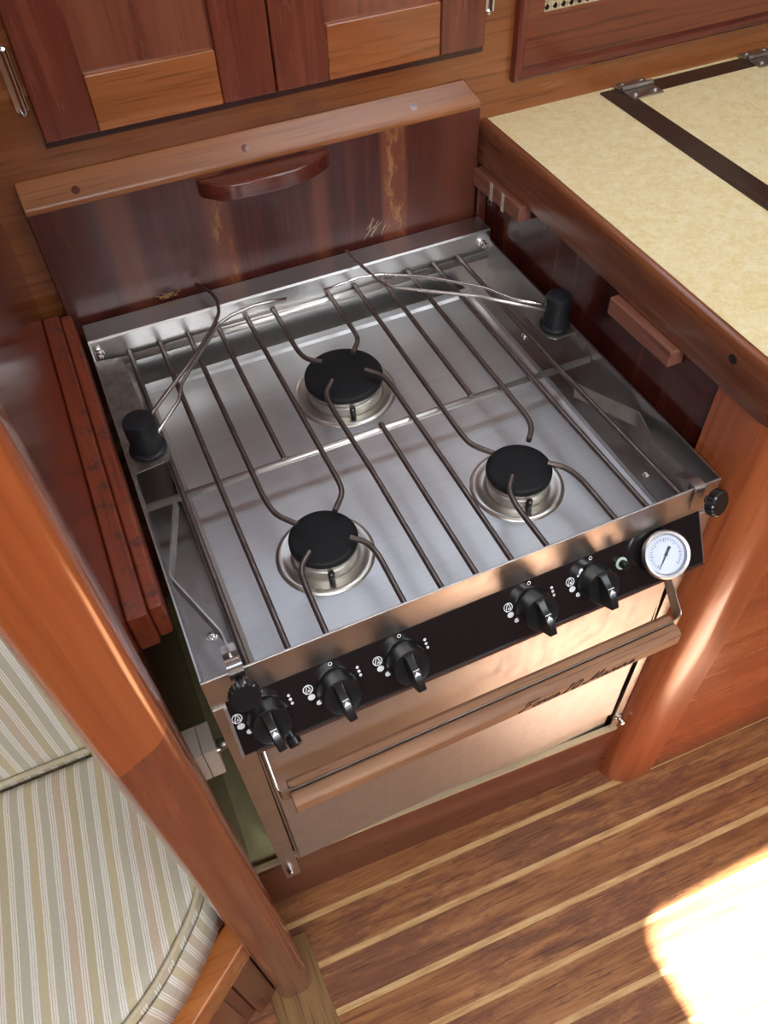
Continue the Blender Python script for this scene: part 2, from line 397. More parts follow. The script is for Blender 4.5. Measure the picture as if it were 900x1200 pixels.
def smoothpath(pts, k=5):
    pts = [Vector(p) for p in pts]
    if len(pts) < 3: return pts
    out = []
    P = [pts[0]*2-pts[1]]+pts+[pts[-1]*2-pts[-2]]
    for i in range(1, len(P)-2):
        for j in range(k):
            t = j/k; a, b, c, d = P[i-1], P[i], P[i+1], P[i+2]
            out.append(.5*((2*b)+(c-a)*t+(2*a-5*b+4*c-d)*t*t+(3*b-a-3*c+d)*t**3))
    out.append(pts[-1]); return out
def roundpath(pts, r=.01, k=5):
    """polyline with its corners rounded"""
    pts = [Vector(p) for p in pts]; out = [pts[0]]
    for i in range(1, len(pts)-1):
        a, b, c = pts[i-1], pts[i], pts[i+1]
        d1 = min(r, (a-b).length*.45); d2 = min(r, (c-b).length*.45)
        p = b+(a-b).normalized()*d1; q = b+(c-b).normalized()*d2
        for j in range(k+1):
            t = j/k; out.append(p*(1-t)**2+b*2*t*(1-t)+q*t*t)
    out.append(pts[-1]); return out
def tube(bm, pts, r, seg=10, cap=True):
    pts = [Vector(p) for p in pts]; n = len(pts); rings = []
    ref = None
    for i, p in enumerate(pts):
        t = (pts[min(i+1, n-1)]-pts[max(i-1, 0)])
        t = t.normalized() if t.length > 1e-9 else Vector((0, 0, 1))
        if ref is None:
            ref = t.orthogonal().normalized()
        else:
            ref = (ref-t*ref.dot(t))
            ref = ref.normalized() if ref.length > 1e-6 else t.orthogonal().normalized()
        bi = t.cross(ref)
        rr = r[i] if isinstance(r, (list, tuple)) else r
        rings.append([bm.verts.new(p+(ref*math.cos(2*PI*j/seg)+bi*math.sin(2*PI*j/seg))*rr) for j in range(seg)])
    for a, b in zip(rings, rings[1:]):
        for j in range(seg): bm.faces.new((a[j], a[(j+1) % seg], b[(j+1) % seg], b[j]))
    if cap: bm.faces.new(rings[0][::-1]); bm.faces.new(rings[-1])
    return bm
def lathe(bm, O, ax, prof, seg=40):
    """revolve (radius, height) along axis ax from O"""
    O = Vector(O); ax = Vector(ax).normalized(); u = ax.orthogonal().normalized(); v = ax.cross(u); rings = []
    for r, h in prof:
        if r < 1e-7: rings.append([bm.verts.new(O+ax*h)])
        else: rings.append([bm.verts.new(O+ax*h+(u*math.cos(2*PI*j/seg)+v*math.sin(2*PI*j/seg))*r) for j in range(seg)])
    for a, b in zip(rings, rings[1:]):
        for j in range(seg):
            k = (j+1) % seg
            if len(a) == 1 and len(b) == 1: continue
            if len(a) == 1: bm.faces.new((a[0], b[k], b[j]))
            elif len(b) == 1: bm.faces.new((a[j], a[k], b[0]))
            else: bm.faces.new((a[j], a[k], b[k], b[j]))
    return bm
def ribbon(bm, pts, width_vec, th):
    """flat strip standing along a path: width along width_vec, thickness th across"""
    pts = [Vector(p) for p in pts]; w = Vector(width_vec); n = len(pts); rings = []
    for i, p in enumerate(pts):
        t = (pts[min(i+1, n-1)]-pts[max(i-1, 0)]).normalized()
        s = t.cross(w.normalized()).normalized()*th/2
        rings.append([bm.verts.new(q) for q in (p-w/2-s, p+w/2-s, p+w/2+s, p-w/2+s)])
    for a, b in zip(rings, rings[1:]):
        for j in range(4): bm.faces.new((a[j], a[(j+1) % 4], b[(j+1) % 4], b[j]))
    bm.faces.new(rings[0][::-1]); bm.faces.new(rings[-1]); return bm
def rrect(x0, x1, y0, y1, r, k=6):
    out = []
    for cx, cy, a in ((x1-r, y1-r, 0), (x0+r, y1-r, 90), (x0+r, y0+r, 180), (x1-r, y0+r, 270)):
        for j in range(k+1):
            t = math.radians(a+90*j/k); out.append((cx+r*math.cos(t), cy+r*math.sin(t)))
    return out
def bolt(bm, O, ax, r=.006, h=.006):
    lathe(bm, O, ax, [(r*1.25, 0), (r*1.25, h*.2), (r, h*.25), (r, h*.6), (r*.75, h*.9), (0, h*1.05)], 14)

FZ = -.70        # cabin sole
TH = -.0325      # the joinery runs slightly off the stove's own line
# ================================================================== SETTING
bm = B(); box(bm, -1.3, 2.3, -2.9, .50, -.03, 0)
bmesh.ops.translate(bm, verts=bm.verts, vec=(0, 0, FZ))
# built in its own frame so that the plank seams follow the cabinet
fo = Vector((0.055, -.0218, FZ))
for v in bm.verts: v.co = Matrix.Rotation(TH, 4, 'Z') @ v.co + Vector((0.055, -.0218, 0))
bmesh.ops.translate(bm, verts=bm.verts, vec=(0, 0, 0))
floor = struct(obj('floor', bm, M['floor'], origin=fo, rotz=TH))

bm = B(); box(bm, -.052, -.037, -.06, .507, FZ, 1.18)
struct(obj('wall_left', bm, M['lwall']))
bm = B()                                                       # back bulkhead with a portlight opening
PX0, PX1, PZ0, PZ1 = -.02, .80, .56, .86
box(bm, -.052, 2.2, .507, .522, -.75, PZ0); box(bm, -.052, 2.2, .507, .522, PZ1, 1.2)
box(bm, -.052, PX0, .507, .522, PZ0, PZ1); box(bm, PX1, 2.2, .507, .522, PZ0, PZ1)
struct(obj('wall_back', bm, M['face']))
bm = B(); 
for a, b_, c, d in ((PX0, PX1, PZ0, PZ0+.02), (PX0, PX1, PZ1-.02, PZ1), (PX0, PX0+.02, PZ0+.02, PZ1-.02), (PX1-.02, PX1, PZ0+.02, PZ1-.02)): box(bm, a, b_, .504, .524, c, d)
w = struct(obj('window_1', bm, M['chrome'], bevel=.002))
bm = B(); box(bm, .512, .530, .046, .507, FZ, .100)
struct(obj('wall_right', bm, M['rwall']))
# kickboard under the oven
def kick_y(x): return .022-.0505*(x+.021)
bm = B()
v = []
for x in (-.037, .512):
    y = kick_y(x)
    v.append([bm.verts.new(p) for p in ((x, y, FZ), (x, y+.009, FZ), (x, y+.009, -.545), (x, y, -.545))])
for j in range(4): bm.faces.new((v[0][j], v[0][(j+1) % 4], v[1][(j+1) % 4], v[1][j]))
bm.faces.new(v[0]); bm.faces.new(v[1][::-1])
struct(obj('baseboard_front', bm, M['kick'], bevel=.0015))
bm = B(); v = []
for x in (-.0365, .5115):
    y = kick_y(x)
    v.append([bm.verts.new(p) for p in ((x, y+.0005, -.5455), (x, y+.0085, -.5455), (x, y+.0085, -.541), (x, y+.0005, -.541))])
for j in range(4): bm.faces.new((v[0][j], v[0][(j+1) % 4], v[1][(j+1) % 4], v[1][j]))
bm.faces.new(v[0]); bm.faces.new(v[1][::-1])
struct(obj('trim_1', bm, M['rawedge']))
bm = B(); box(bm, -.037, .512, .033, .507, -.70, -.553)          # painted floor of the stove well
struct(obj('trim_2', bm, M['hull']))
# rough teak sill beside the sole
bm = B(); prism(bm, [(-.075, -.17), (-.075, -.05), (-.022, -.03), (-.004, -.03), (.001, -.17), (.002, -.26), (-.08, -.26)], FZ, FZ+.004)
struct(obj('trim_3', bm, M['sill'], bevel=.001))
# salon walls, deckhead with companionway hatch
bm = B(); box(bm, -1.32, -1.28, -2.8, .55, FZ, 1.2); struct(obj('wall_port', bm, M['brownwall']))
bm = B(); box(bm, 2.2, 2.24, -2.8, .55, FZ, 1.2); struct(obj('wall_starboard', bm, M['brownwall']))
bm = B(); box(bm, -1.32, 2.24, -2.84, -2.8, FZ, 1.2); struct(obj('wall_aft', bm, M['brownwall']))
bm = B(); box(bm, -1.30, -.052, .507, .522, FZ, 1.2); struct(obj('wall_salon', bm, M['brownwall']))
CZ = 1.2
SUN_OFF = Vector((.62, -1.55))                    # sole -> hatch shift along the sun's path over 1.9 m
HX0, HX1, HY0, HY1 = .436+SUN_OFF.x, .79+SUN_OFF.x, -.44+SUN_OFF.y, -.222+SUN_OFF.y
def ceiling():
    bm = B()
    outer = [(-1.32, -2.84), (2.24, -2.84), (2.24, .55), (-1.32, .55)]
    inner = []
    for (x, y) in rrect(HX0, HX1, HY0, HY1, .04, 8): inner.append((x, y))
    faces = []
    for z in (CZ, CZ+.004):
        vo = [bm.verts.new((x, y, z)) for x, y in outer]; vi = [bm.verts.new((x, y, z)) for x, y in inner]
        es = [bm.edges.new((vo[i], vo[(i+1) % 4])) for i in range(4)]+[bm.edges.new((vi[i], vi[(i+1) % len(vi)])) for i in range(len(vi))]
        bmesh.ops.triangle_fill(bm, use_beauty=True, use_dissolve=False, edges=es)
    return bm
struct(obj('ceiling', ceiling(), M['ceil']))

# ================================================================== STOVE
W, D = .50, .4432
stove = thing('gas_stove', 'stainless steel three-burner boat gas stove with oven in a wooden recess', 'stove', (.25, .22, -.55))
S = stove
bm = B(); box(bm, .014, .486, .0335, .46, -.535, -.075)
obj('oven_body', bm, M['bodydark'], S)
# raised cooktop tray
bm = B()
def tray_ring(x0, x1, y0, y1, z): return [bm.verts.new(p) for p in ((x0, y0, z), (x1, y0, z), (x1, y1, z), (x0, y1, z))]
r0 = tray_ring(.036, .463, .004, .424, -.075); r1 = tray_ring(.036, .463, .004, .424, -.0465); r2 = tray_ring(.0385, .4605, .006, .4215, -.0445)
r3 = tray_ring(.043, .456, .010, .411, -.0445); r4 = tray_ring(.047, .452, .014, .407, -.0468)
for a, b_ in ((r0, r1), (r1, r2), (r2, r3), (r3, r4)):
    for j in range(4): bm.faces.new((a[j], a[(j+1) % 4], b_[(j+1) % 4], b_[j]))
bm.faces.new(r4)
obj('cooktop_tray', bm, M['tray'], S)
# lower side channels and back channel
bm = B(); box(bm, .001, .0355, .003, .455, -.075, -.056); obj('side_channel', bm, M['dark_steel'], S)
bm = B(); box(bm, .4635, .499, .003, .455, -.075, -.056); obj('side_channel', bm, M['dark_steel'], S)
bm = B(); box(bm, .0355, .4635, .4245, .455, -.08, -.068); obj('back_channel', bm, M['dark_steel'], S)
# side rims (thin folded walls) with rounded front corner
def rim(x0, x1): 
    bm = B(); box(bm, x0, x1, .003, .4625, -.078, 0); return bm
obj('side_rim', rim(0, .0022), M['sidesteel'], S, bevel=.0006)
bm = B(); prism(bm, [(.003, -.078), (.4625, -.078), (.4625, -.006), (.445, 0), (.003, 0)], W-.0022, W, 'x'); obj('side_rim', bm, M['sidesteel'], S)
# front band
bm = B(); box(bm, 0, W, 0, .0022, -.044, 0); obj('front_band', bm, M['band'], S, bevel=.0007)
# back ledge: a folded box
bm = B(); prism(bm, [(.4432, -.07), (.4432, .0125), (.4450, .0145), (.4766, .0145), (.4766, -.07), (.472, -.07), (.472, .011), (.447, .011), (.447, -.07)], .0008, W-.0008, 'x')
obj('back_ledge', bm, M['steel'], S)
for x, sgn in ((.0085, 1), (.488, -1)):
    bm = B(); bolt(bm, (x, .4432, -.002), (0, -1, 0), .0045, .009); autosmooth(obj('ledge_bolt', bm, M['chrome'], S))
bm = B(); bolt(bm, (.020, .075, -.056), (0, 0, 1), .0042, .003); autosmooth(obj('channel_screw', bm, M['chrome'], S))
bm = B(); bolt(bm, (.4815, .070, -.056), (0, 0, 1), .0038, .003); autosmooth(obj('channel_screw', bm, M['chrome'], S))
bm = B(); bolt(bm, (.482, .318, -.056), (0, 0, 1), .003, .003); autosmooth(obj('channel_screw', bm, M['chrome'], S))

# burners
def burner(cx, cy, rc, rd):
    bm = B()
    lathe(bm, (cx, cy, -.0466), (0, 0, 1), [(rd+.003, 0), (rd+.001, .0022), (rd-.002, .0026), (rd-.005, .0012), (rc+.002, .0006), (rc-.004, .0006), (rc-.004, 0)], 56)
    b = obj('burner', bm, M['ring'], S, smooth=True)
    bm = B()
    lathe(bm, (cx, cy, -.046), (0, 0, 1), [(rc-.002, 0), (rc-.002, .010), (rc-.003, .011), (rc-.0045, .0115), (rc-.0045, .020), (0, .020)], 56)
    autosmooth(obj('burner_head', bm, M['burnerhead'], b))
    bm = B()
    lathe(bm, (cx, cy, -.0275), (0, 0, 1), [(0, 0), (rc-.001, 0), (rc, .001), (rc, .0055), (rc-.0012, .0072), (rc-.004, .0078), (0, .0082)], 64)
    autosmooth(obj('burner_cap', bm, M['enamel'], b), 50)
    bm = B()
    a = -1.75
    tube(bm, [(cx+math.cos(a)*(rc+.001), cy+math.sin(a)*(rc+.001), -.046), (cx+math.cos(a)*(rc+.001), cy+math.sin(a)*(rc+.001), -.032)], .003, 10)
    obj('ignition_electrode', bm, M['plastic'], b, smooth=True)
burner(.144, .1105, .0325, .0445)
burner(.3495, .1075, .0325, .0445)
burner(.2465, .3125, .0435, .0545)

# inclined control panel
PN = Vector((0, -.866, .5)); PE = Vector((0, -.5, -.866)); P0 = Vector((0, -.002, -.043)); EX = Vector((1, 0, 0))
def pan(x, t, off=0.0): return P0+EX*x+PE*t+PN*off
bm = B(); fbox(bm, P0, EX, PE, PN, .0125, .4865, -.003, .0525, -.004, 0)
panel = obj('control_panel', bm, M['glasspanel'], S)
bm = B(); fbox(bm, P0, EX, PE, PN, .0235, .4865, .0525, .0550, -.016, .0016); obj('panel_lip', bm, M['chrome'], S)
bm = B()                                                       # wedge cheeks closing the panel's ends
prism(bm, [(.0, -.046), (.0, -.094), (-.0285, -.0925), (-.003, -.047)], .0095, .0123, 'x'); obj('panel_cheek', bm, M['band'], S)
bm = B(); prism(bm, [(.0, -.046), (.0, -.094), (-.0285, -.0925), (-.003, -.047)], .4867, .489, 'x'); obj('panel_cheek', bm, M['band'], S)
def disc(bm, x, t, r, rr=None, seg=18, off=.0004):
    ry = rr or r
    c = bm.verts.new(pan(x, t, off)); ring = [bm.verts.new(pan(x+r*math.cos(2*PI*j/seg), t+ry*math.sin(2*PI*j/seg), off)) for j in range(seg)]
    for j in range(seg): bm.faces.new((c, ring[j], ring[(j+1) % seg]))
def annulus(bm, x, t, r, w, seg=22, off=.0004):
    a = [bm.verts.new(pan(x+r*math.cos(2*PI*j/seg), t+r*math.sin(2*PI*j/seg), off)) for j in range(seg)]
    b_ = [bm.verts.new(pan(x+(r-w)*math.cos(2*PI*j/seg), t+(r-w)*math.sin(2*PI*j/seg), off)) for j in range(seg)]
    for j in range(seg): bm.faces.new((a[j], a[(j+1) % seg], b_[(j+1) % seg], b_[j]))
def line(bm, p, q, w=.0005, off=.0005):
    p = Vector(p); q = Vector(q); d = (q-p).normalized(); s = Vector((-d.y, d.x))*w/2
    bm.faces.new([bm.verts.new(pan(a.x, a.y, off)) for a in (p-s, q-s, q+s, p+s)])
def prints(xc, kind):
    def out(name, bm): obj(name, bm, M['white'], panel)
    bm = B(); annulus(bm, xc, .0000, .0019, .0007); out('off_mark', bm)
    fx, ft = xc-.0245, .0155
    bm = B(); annulus(bm, fx, ft, .0046, .0009)                 # flame in a circle
    for p, q in (((-.0024, .0042), (-.0020, .0005)), ((-.0020, .0005), (.0003, -.0044)), ((.0003, -.0044), (.0022, .0008)), ((.0022, .0008), (.0018, .0042)), ((-.0006, .0026), (.0004, .0002)), ((.0004, .0002), (.0010, .0028))):
        line(bm, (fx+p[0], ft+p[1]), (fx+q[0], ft+q[1]), .0008)
    out('flame_symbol', bm)
    for dx, dt, rx, ry in ((.001, .0083, .0033, .0029), (.006, .0162, .0026, .0024)):
        bm = B(); disc(bm, fx+dx, ft+dt, rx, ry); out('dot_mark', bm)
    extra = [(xc+.0215+.0005*i, .0135+.0042*i, .0014, .0015) for i in range(3)] if kind != 'oven' else [(xc-.0115, .0108, .0028, .0042), (xc-.0155, .0128, .0012, .0012)]
    for e in extra:
        bm = B(); disc(bm, *e); out('dot_mark', bm)
def knob(xc, tc, ang=0.0, kind='burner'):
    O = pan(xc, tc)
    bm = B()
    lathe(bm, O, PN, [(.0185, 0.0002), (.0185, .0035), (.0172, .0055), (.0168, .0165), (.0162, .0175), (.0155, .0172), (.0, .0168)], 44)
    k = autosmooth(obj('control_knob', bm, M['plastic'], S), 40)
    ex = EX*math.cos(ang)+PE*math.sin(ang); et = PE*math.cos(ang)-EX*math.sin(ang)
    bm = B()                                                   # finger bar: a wedge rising towards the pointer
    prof = [(-.0155, .0165), (-.0135, .0200), (-.002, .0285), (.006, .0315), (.0165, .0315), (.0175, .0300), (.0170, .0165)]
    lo = [bm.verts.new(O+et*t-ex*(.0058 if h < .02 else .0036)+PN*h) for t, h in prof]
    hi = [bm.verts.new(O+et*t+ex*(.0058 if h < .02 else .0036)+PN*h) for t, h in prof]
    n = len(prof); bm.faces.new(lo[::-1]); bm.faces.new(hi)
    for i in range(n): bm.faces.new((lo[i], lo[(i+1) % n], hi[(i+1) % n], hi[i]))
    obj('finger_grip', bm, M['plastic'], k, bevel=.0009)
    bm = B()                                                   # white pointer triangle
    q0, q1 = -.0030, .0008
    hh = lambda t: .0285+(t+.002)/.008*.003+.0003
    bm.faces.new([bm.verts.new(p) for p in (O+et*q1-ex*.0030+PN*(hh(q1)+.0004), O+et*q1+ex*.0030+PN*(hh(q1)+.0004), O+et*q0+PN*(hh(q0)+.0005))])
    bm.faces.new([bm.verts.new(p) for p in (O+et*(q0-.0012)-ex*.003+PN*(hh(q0-.0012)+.0004), O+et*(q0-.0012)+ex*.003+PN*(hh(q0-.0012)+.0004), O+et*(q0-.0005)+ex*.003+PN*(hh(q0-.0005)+.0005), O+et*(q0-.0005)-ex*.003+PN*(hh(q0-.0005)+.0005))])
    obj('pointer_mark', bm, M['white'], k)
for xc, kind, ang in ((.0415, 'b', -.12), (.1045, 'b', -.1), (.1690, 'b', -.05), (.2985, 'b', -.05), (.3640, 'oven', -.02)):
    prints(xc, kind); knob(xc, .0245, ang, kind)
# igniter
bm = B(); lathe(bm, pan(.3955, .018), PN, [(.0062, 0), (.0062, .001), (.005, .0014), (0, .0014)], 24); ig = autosmooth(obj('igniter_button', bm, M['palegreen'], S))
bm = B(); lathe(bm, pan(.3955, .018), PN, [(.0040, .001), (.0040, .008), (.003, .0095), (0, .0098)], 20); autosmooth(obj('push_cap', bm, M['plastic'], ig))
# oven thermometer
GN = Vector((-.13, -.66, .74)).normalized(); GC = Vector((.4350, -.0245, -.0515))
bm = B(); lathe(bm, GC, GN, [(.0205, -.021), (.0215, -.019), (.0215, -.004), (.0205, -.003)], 48)
th = autosmooth(obj('oven_thermometer', bm, M['plastic'], S))
bm = B(); lathe(bm, GC, GN, [(.0195, -.005), (.0228, -.005), (.0236, -.003), (.0236, .0008), (.0222, .0026), (.0196, .0022), (.0186, -.0002), (.0186, -.002)], 56); autosmooth(obj('bezel', bm, M['steel'], th), 50)
GU = (Vector((0, 0, 1))-GN*GN.z).normalized(); GX = GU.cross(GN).normalized()
if GX.x < 0: GX = -GX
bm = B(); lathe(bm, GC, GN, [(.019, -.0016), (0, -.0016)], 48); obj('dial_face', bm, M['dial'], th)
def gp(a, r, h=-.0012): return GC+GX*(r*math.cos(a))+GU*(r*math.sin(a))+GN*h
bm = B()
for k in range(31):
    a = math.radians(225-k*9.0); r0 = .0135 if k % 5 else .0120
    d = Vector((math.cos(a), math.sin(a)))
    p, q = gp(a, r0), gp(a, .0158); s = (GX*-math.sin(a)+GU*math.cos(a))*.00025
    bm.faces.new([bm.verts.new(x) for x in (p-s, q-s, q+s, p+s)])
obj('dial_marks', bm, M['ink'], th)
bm = B(); a = math.radians(236); s = (GX*-math.sin(a)+GU*math.cos(a))
for r0, r1, w0, w1 in ((-.0085, -.001, .0013, .0009), (-.001, .0155, .0007, .0003)):
    bm.faces.new([bm.verts.new(x) for x in (gp(a, r0, -.0006)-s*w0, gp(a, r1, -.0006)-s*w1, gp(a, r1, -.0006)+s*w1, gp(a, r0, -.0006)+s*w0)])
lathe(bm, GC, GN, [(.0014, -.0008), (.0014, -.0002), (0, 0)], 14)
obj('needle', bm, M['ink'], th)

# side legs of the gimbal frame
def leg(x0, x1, x0b, x1b):
    bm = B()
    prism(bm, [(x0, -.0445), (x1, -.0445), (x1b, -.535), (x0b, -.535)], -.0022, 0, 'y')
    xo, xob = (x0, x0b) if x0 < .2 else (x1, x1b); s = .002 if x0 < .2 else -.002
    prism(bm, [(xo, -.0445), (xo+s, -.0445), (xob+s, -.535), (xob, -.535)], 0, .03, 'y')
    return bm
obj('frame_leg', leg(.0005, .0225, .0005, .0195), M['band'], S)
obj('frame_leg', leg(.4885, .5048, .4935, .5048), M['band'], S)
for x in (.0095, .4985):
    bm = B(); bolt(bm, (x, -.0022, -.50), (0, -1, 0), .0052 if x > .2 else .0045, .014 if x > .2 else .008); autosmooth(obj('leg_bolt', bm, M['chrome'], S))
# oven door
DY = -.004
bm = B(); box(bm, .0250, .4815, DY, .011, -.4765, -.0945)
door = obj('oven_door', bm, M['door'], S, bevel=.002)
bm = B(); prism(bm, [(.0255, -.4800), (.4925, -.556), (.4925, -.4770), (.0255, -.4770)], .0085, .0105, 'y'); obj('drip_plate', bm, M['door'], S)
HZ, HY = -.178, -.042
def bar_half(y0, y1, zt, zb):
    bm = B()
    prism(bm, [(y0, zb+.003), (y0+.003, zb), (y1, zb), (y1, zt), (y0+.005, zt), (y0, zt-.004)] if y0 < HY-.005 else [(y0, zb), (y1-.003, zb), (y1, zb+.003), (y1, zt-.005), (y1-.005, zt), (y0, zt)], .0375, .4655, 'x')
    return bm
front_bar = obj('handle_bar', bar_half(-.0565, -.0428, HZ+.011, HZ-.0125), M['handlewood'], door, bevel=.0015)
obj('handle_bar', bar_half(-.0412, -.0285, HZ+.0125, HZ-.0105), M['handlewood'], door, bevel=.0015)
bm = B()
ribbon(bm, roundpath([(.0285, DY-.001, -.138), (.0285, HY+.002, -.166), (.030, HY, -.168), (.048, HY, HZ)], .003, 3), (0, 0, .022), .0012)
ribbon(bm, [(.046, HY, HZ+.0008), (.459, HY, HZ+.0008)], (0, 0, .0245), .0011)
ribbon(bm, roundpath([(.455, HY, HZ), (.4705, HY, -.168), (.472, HY+.002, -.166), (.4705, DY-.001, -.128)], .003, 3), (0, 0, .022), .0012)
obj('handle_bracket', bm, M['bracket'], door)
bm = B(); lathe(bm, (.0545, -.030, -.0885), (.15, -.9, -.3), [(.004, -.02), (.004, 0), (.0062, .001), (.0062, .007), (.005, .008), (0, .0085)], 20)
autosmooth(obj('door_latch', bm, M['plastic'], S))
# hinge arms in the slots each side of the door
for x, s in ((.0235, 1), (.4825, -1)):
    bm = B(); ribbon(bm, [(x, .004, -.13), (x, -.003, -.25), (x, .002, -.36), (x, .0, -.48)], (0, .006, 0), .0018); obj('hinge_arm', bm, M['bracket'], S)
# script lettering etched on the door
GL = {'F': [[(.1, .15), (.0, .0), (.15, -.05), (.35, .25), (.55, .95)], [(.05, .75), (.25, 1.0), (.6, .9), (1.0, 1.05)], [(.25, .5), (.7, .52)]],
      'o': [[(.45, .42), (.15, .45), (.05, .15), (.2, .0), (.42, .12), (.45, .38), (.35, .45), (.6, .4)]],
      'r': [[(.0, .0), (.18, .3), (.22, .48), (.3, .38), (.42, .4), (.36, .1), (.5, .0), (.62, .12)]],
      'c': [[(.45, .38), (.3, .46), (.08, .3), (.1, .05), (.3, .0), (.55, .15)]],
      'e': [[(.05, .18), (.35, .28), (.38, .42), (.2, .44), (.06, .2), (.15, .0), (.35, .02), (.55, .18)]],
      '1': [[(.1, .7), (.3, .95), (.22, .5), (.15, .0)], [(.0, .0), (.32, .0)]],
      '0': [[(.4, .95), (.12, .75), (.08, .2), (.25, .0), (.5, .2), (.55, .75), (.4, .95)]],
      'M': [[(-.35, .25), (-.45, .1), (-.2, .0), (.1, .35), (.3, 1.0), (.32, .4), (.3, .1), (.55, .6), (.75, 1.0), (.75, .4), (.78, .02), (.95, .12)]],
      'a': [[(.42, .4), (.15, .44), (.04, .15), (.18, .0), (.38, .2), (.46, .44), (.42, .08), (.52, .0), (.65, .14)]],
      'i': [[(.0, .05), (.15, .42), (.12, .08), (.22, .0), (.35, .14)], [(.24, .66), (.27, .69)]],
      'n': [[(.0, .0), (.12, .44), (.1, .05), (.28, .42), (.4, .38), (.38, .06), (.48, .0), (.6, .14)]]}
bm = B(); sx = .0120; X = .272; zb = HZ-.0050
for ch, adv in (('F', .98), ('o', .56), ('r', .58), ('c', .5), ('e', .62), (' ', .25), ('1', .55), ('0', .72), (' ', .70), ('M', 1.0), ('a', .66), ('r', .6), ('i', .36), ('n', .62), ('e', .6)):
    for st in GL.get(ch, []):
        pts = [(X+(px+.55*py)*sx*1.22, -.0566, zb+py*sx*1.12) for px, py in st]
        tube(bm, smoothpath(pts, 5), 0.00066 if ch in '10' else .00046, 5)
    X += adv*sx*1.22
obj('engraved_script', bm, M['etch'], front_bar)
# gimbal stud on the left of the stove
bm = B(); tube(bm, [(-.0090, .014, -.137), (.003, .014, -.137)], .0055, 14); obj('gimbal_stud', bm, M['bracket'], S, smooth=True)

# white pad on the bulkhead that takes the stud
pt = thing('gimbal_pad', 'white nylon gimbal pad on the bulkhead, left of the stove front', 'bracket', (-.023, .013, -.16))
bm = B(); prism(bm, [(-.004, -.158), (.030, -.162), (.032, -.118), (.000, -.114)], -.0368, -.0225, 'x'); obj('backing_block', bm, M['pad'], pt, bevel=.001)
bm = B(); prism(bm, [(-.004, -.158), (.030, -.162), (.032, -.118), (.000, -.114)], -.0222, -.0095, 'x'); obj('front_block', bm, M['pad'], pt, bevel=.001)
for y, z in ((.004, -.124), (.025, -.154)):
    bm = B(); bolt(bm, (-.0095, y, z), (1, 0, 0), .0032, .004); autosmooth(obj('screw', bm, M['chrome'], pt))

# ================================================================== GRATE
grate = thing('pan_grate', 'blackened wire pan grate with bent fingers lying over the three burners', 'grate', (.25, .22, -.02))
RZ, BZ, RR = -.0105, -.0165, .0028
bm = B(); tube(bm, [(.0032, .2115, BZ), (.4965, .2115, BZ)], .0038, 12); obj('cross_bar', bm, M['bar'], grate, smooth=True)
bm = B(); tube(bm, [(.0042, .4385, BZ), (.4945, .4385, BZ)], .0046, 12); obj('cross_bar', bm, M['bar'], grate, smooth=True)
YB, YF = .4425, .0065
RODS = [
    [(.0395, YB), (.0395, YF)], [(.0745, YB), (.0745, YF)],
    [(.108, YB), (.108, .170), (.111, .146), (.126, .1265)], [(.1425, YB), (.1425, .2095)],
    [(.178, YB), (.180, .157), (.1775, .143), (.163, .1265)], [(.211, YB), (.211, .359), (.2145, .342), (.229, .329)],
    [(.281, YB), (.281, .359), (.279, .346), (.265, .329)],
    [(.228, .2965), (.214, .281), (.2115, .258), (.2145, .15), (.2145, YF)],
    [(.266, .2965), (.2795, .281), (.2815, .255), (.283, .13), (.283, YF)], [(.248, .2135), (.248, YF)],
    [(.315, YB), (.3145, .166), (.3165, .147), (.331, .1275)], [(.350, YB), (.350, .2095)],
    [(.385, YB), (.3865, .157), (.383, .142), (.3705, .1275)], [(.420, YB), (.4215, .15), (.425, YF)],
    [(.454, YB), (.4545, .21), (.461, YF)],
    [(.372, .0935), (.3845, .081), (.3895, .062), (.3905, YF)], [(.333, .0935), (.321, .080), (.3175, .061), (.319, YF)],
    [(.125, .0925), (.111, .079), (.109, .061), (.108, YF)], [(.164, .0915), (.1755, .081), (.1795, .064), (.179, YF)]]
for r in RODS:
    bm = B(); p = roundpath([(x, y, RZ) for x, y in r], .010, 6)
    tube(bm, p, RR, 10); autosmooth(obj('rod', bm, M['rod'], grate), 50)

# ================================================================== POT CLAMPS
def grip(t, cx, cy, r):
    bm = B()
    lathe(bm, (cx, cy, .0005), (0, 0, 1), [(r*1.18, 0), (r*1.22, .0015), (r*1.12, .003), (r*.99, .0035), (r*.98, .021), (r*1.03, .0215), (r*1.03, .036), (r*.96, .0382), (r*.6, .039), (0, .0391)], 40)
    return autosmooth(obj('rubber_grip', bm, M['rubber'], t), 40)
c1 = thing('pot_clamp', 'pot clamp with a black rubber grip on the stove\'s left rim', 'pot holder', (.024, .273, 0), 'pot clamps on the stove rims')
grip(c1, .0235, .272, .0152)
bm = B(); tube(bm, roundpath([(.034, .281, .030), (.101, .352, .030), (.134, .395, .029), (.143, .411, .029), (.148, .435, .028), (.146, .454, .027), (.135, .477, .027)], .005, 4), .0020, 10)
obj('wire_arm', bm, M['wiredark'], c1, smooth=True)
bm = B(); tube(bm, roundpath([(.036, .268, .019), (.068, .304, .019), (.076, .326, .020), (.137, .399, .0235), (.157, .407, .025), (.185, .411, .026), (.219, .406, .026)], .005, 4), .0019, 10)
obj('wire_arm', bm, M['wire'], c1, smooth=True)
bm = B(); pl = [(.0024, .43), (.029, .425), (.032, .33), (.034, .30), (.041, .285), (.043, .262), (.038, .249), (.006, .2455), (.0024, .24)]
prism(bm, pl, -.0030, -.0018); box(bm, .0024, .0034, .20, .43, -.012, -.002)
obj('clamp_plate', bm, M['dirtysteel'], c1)
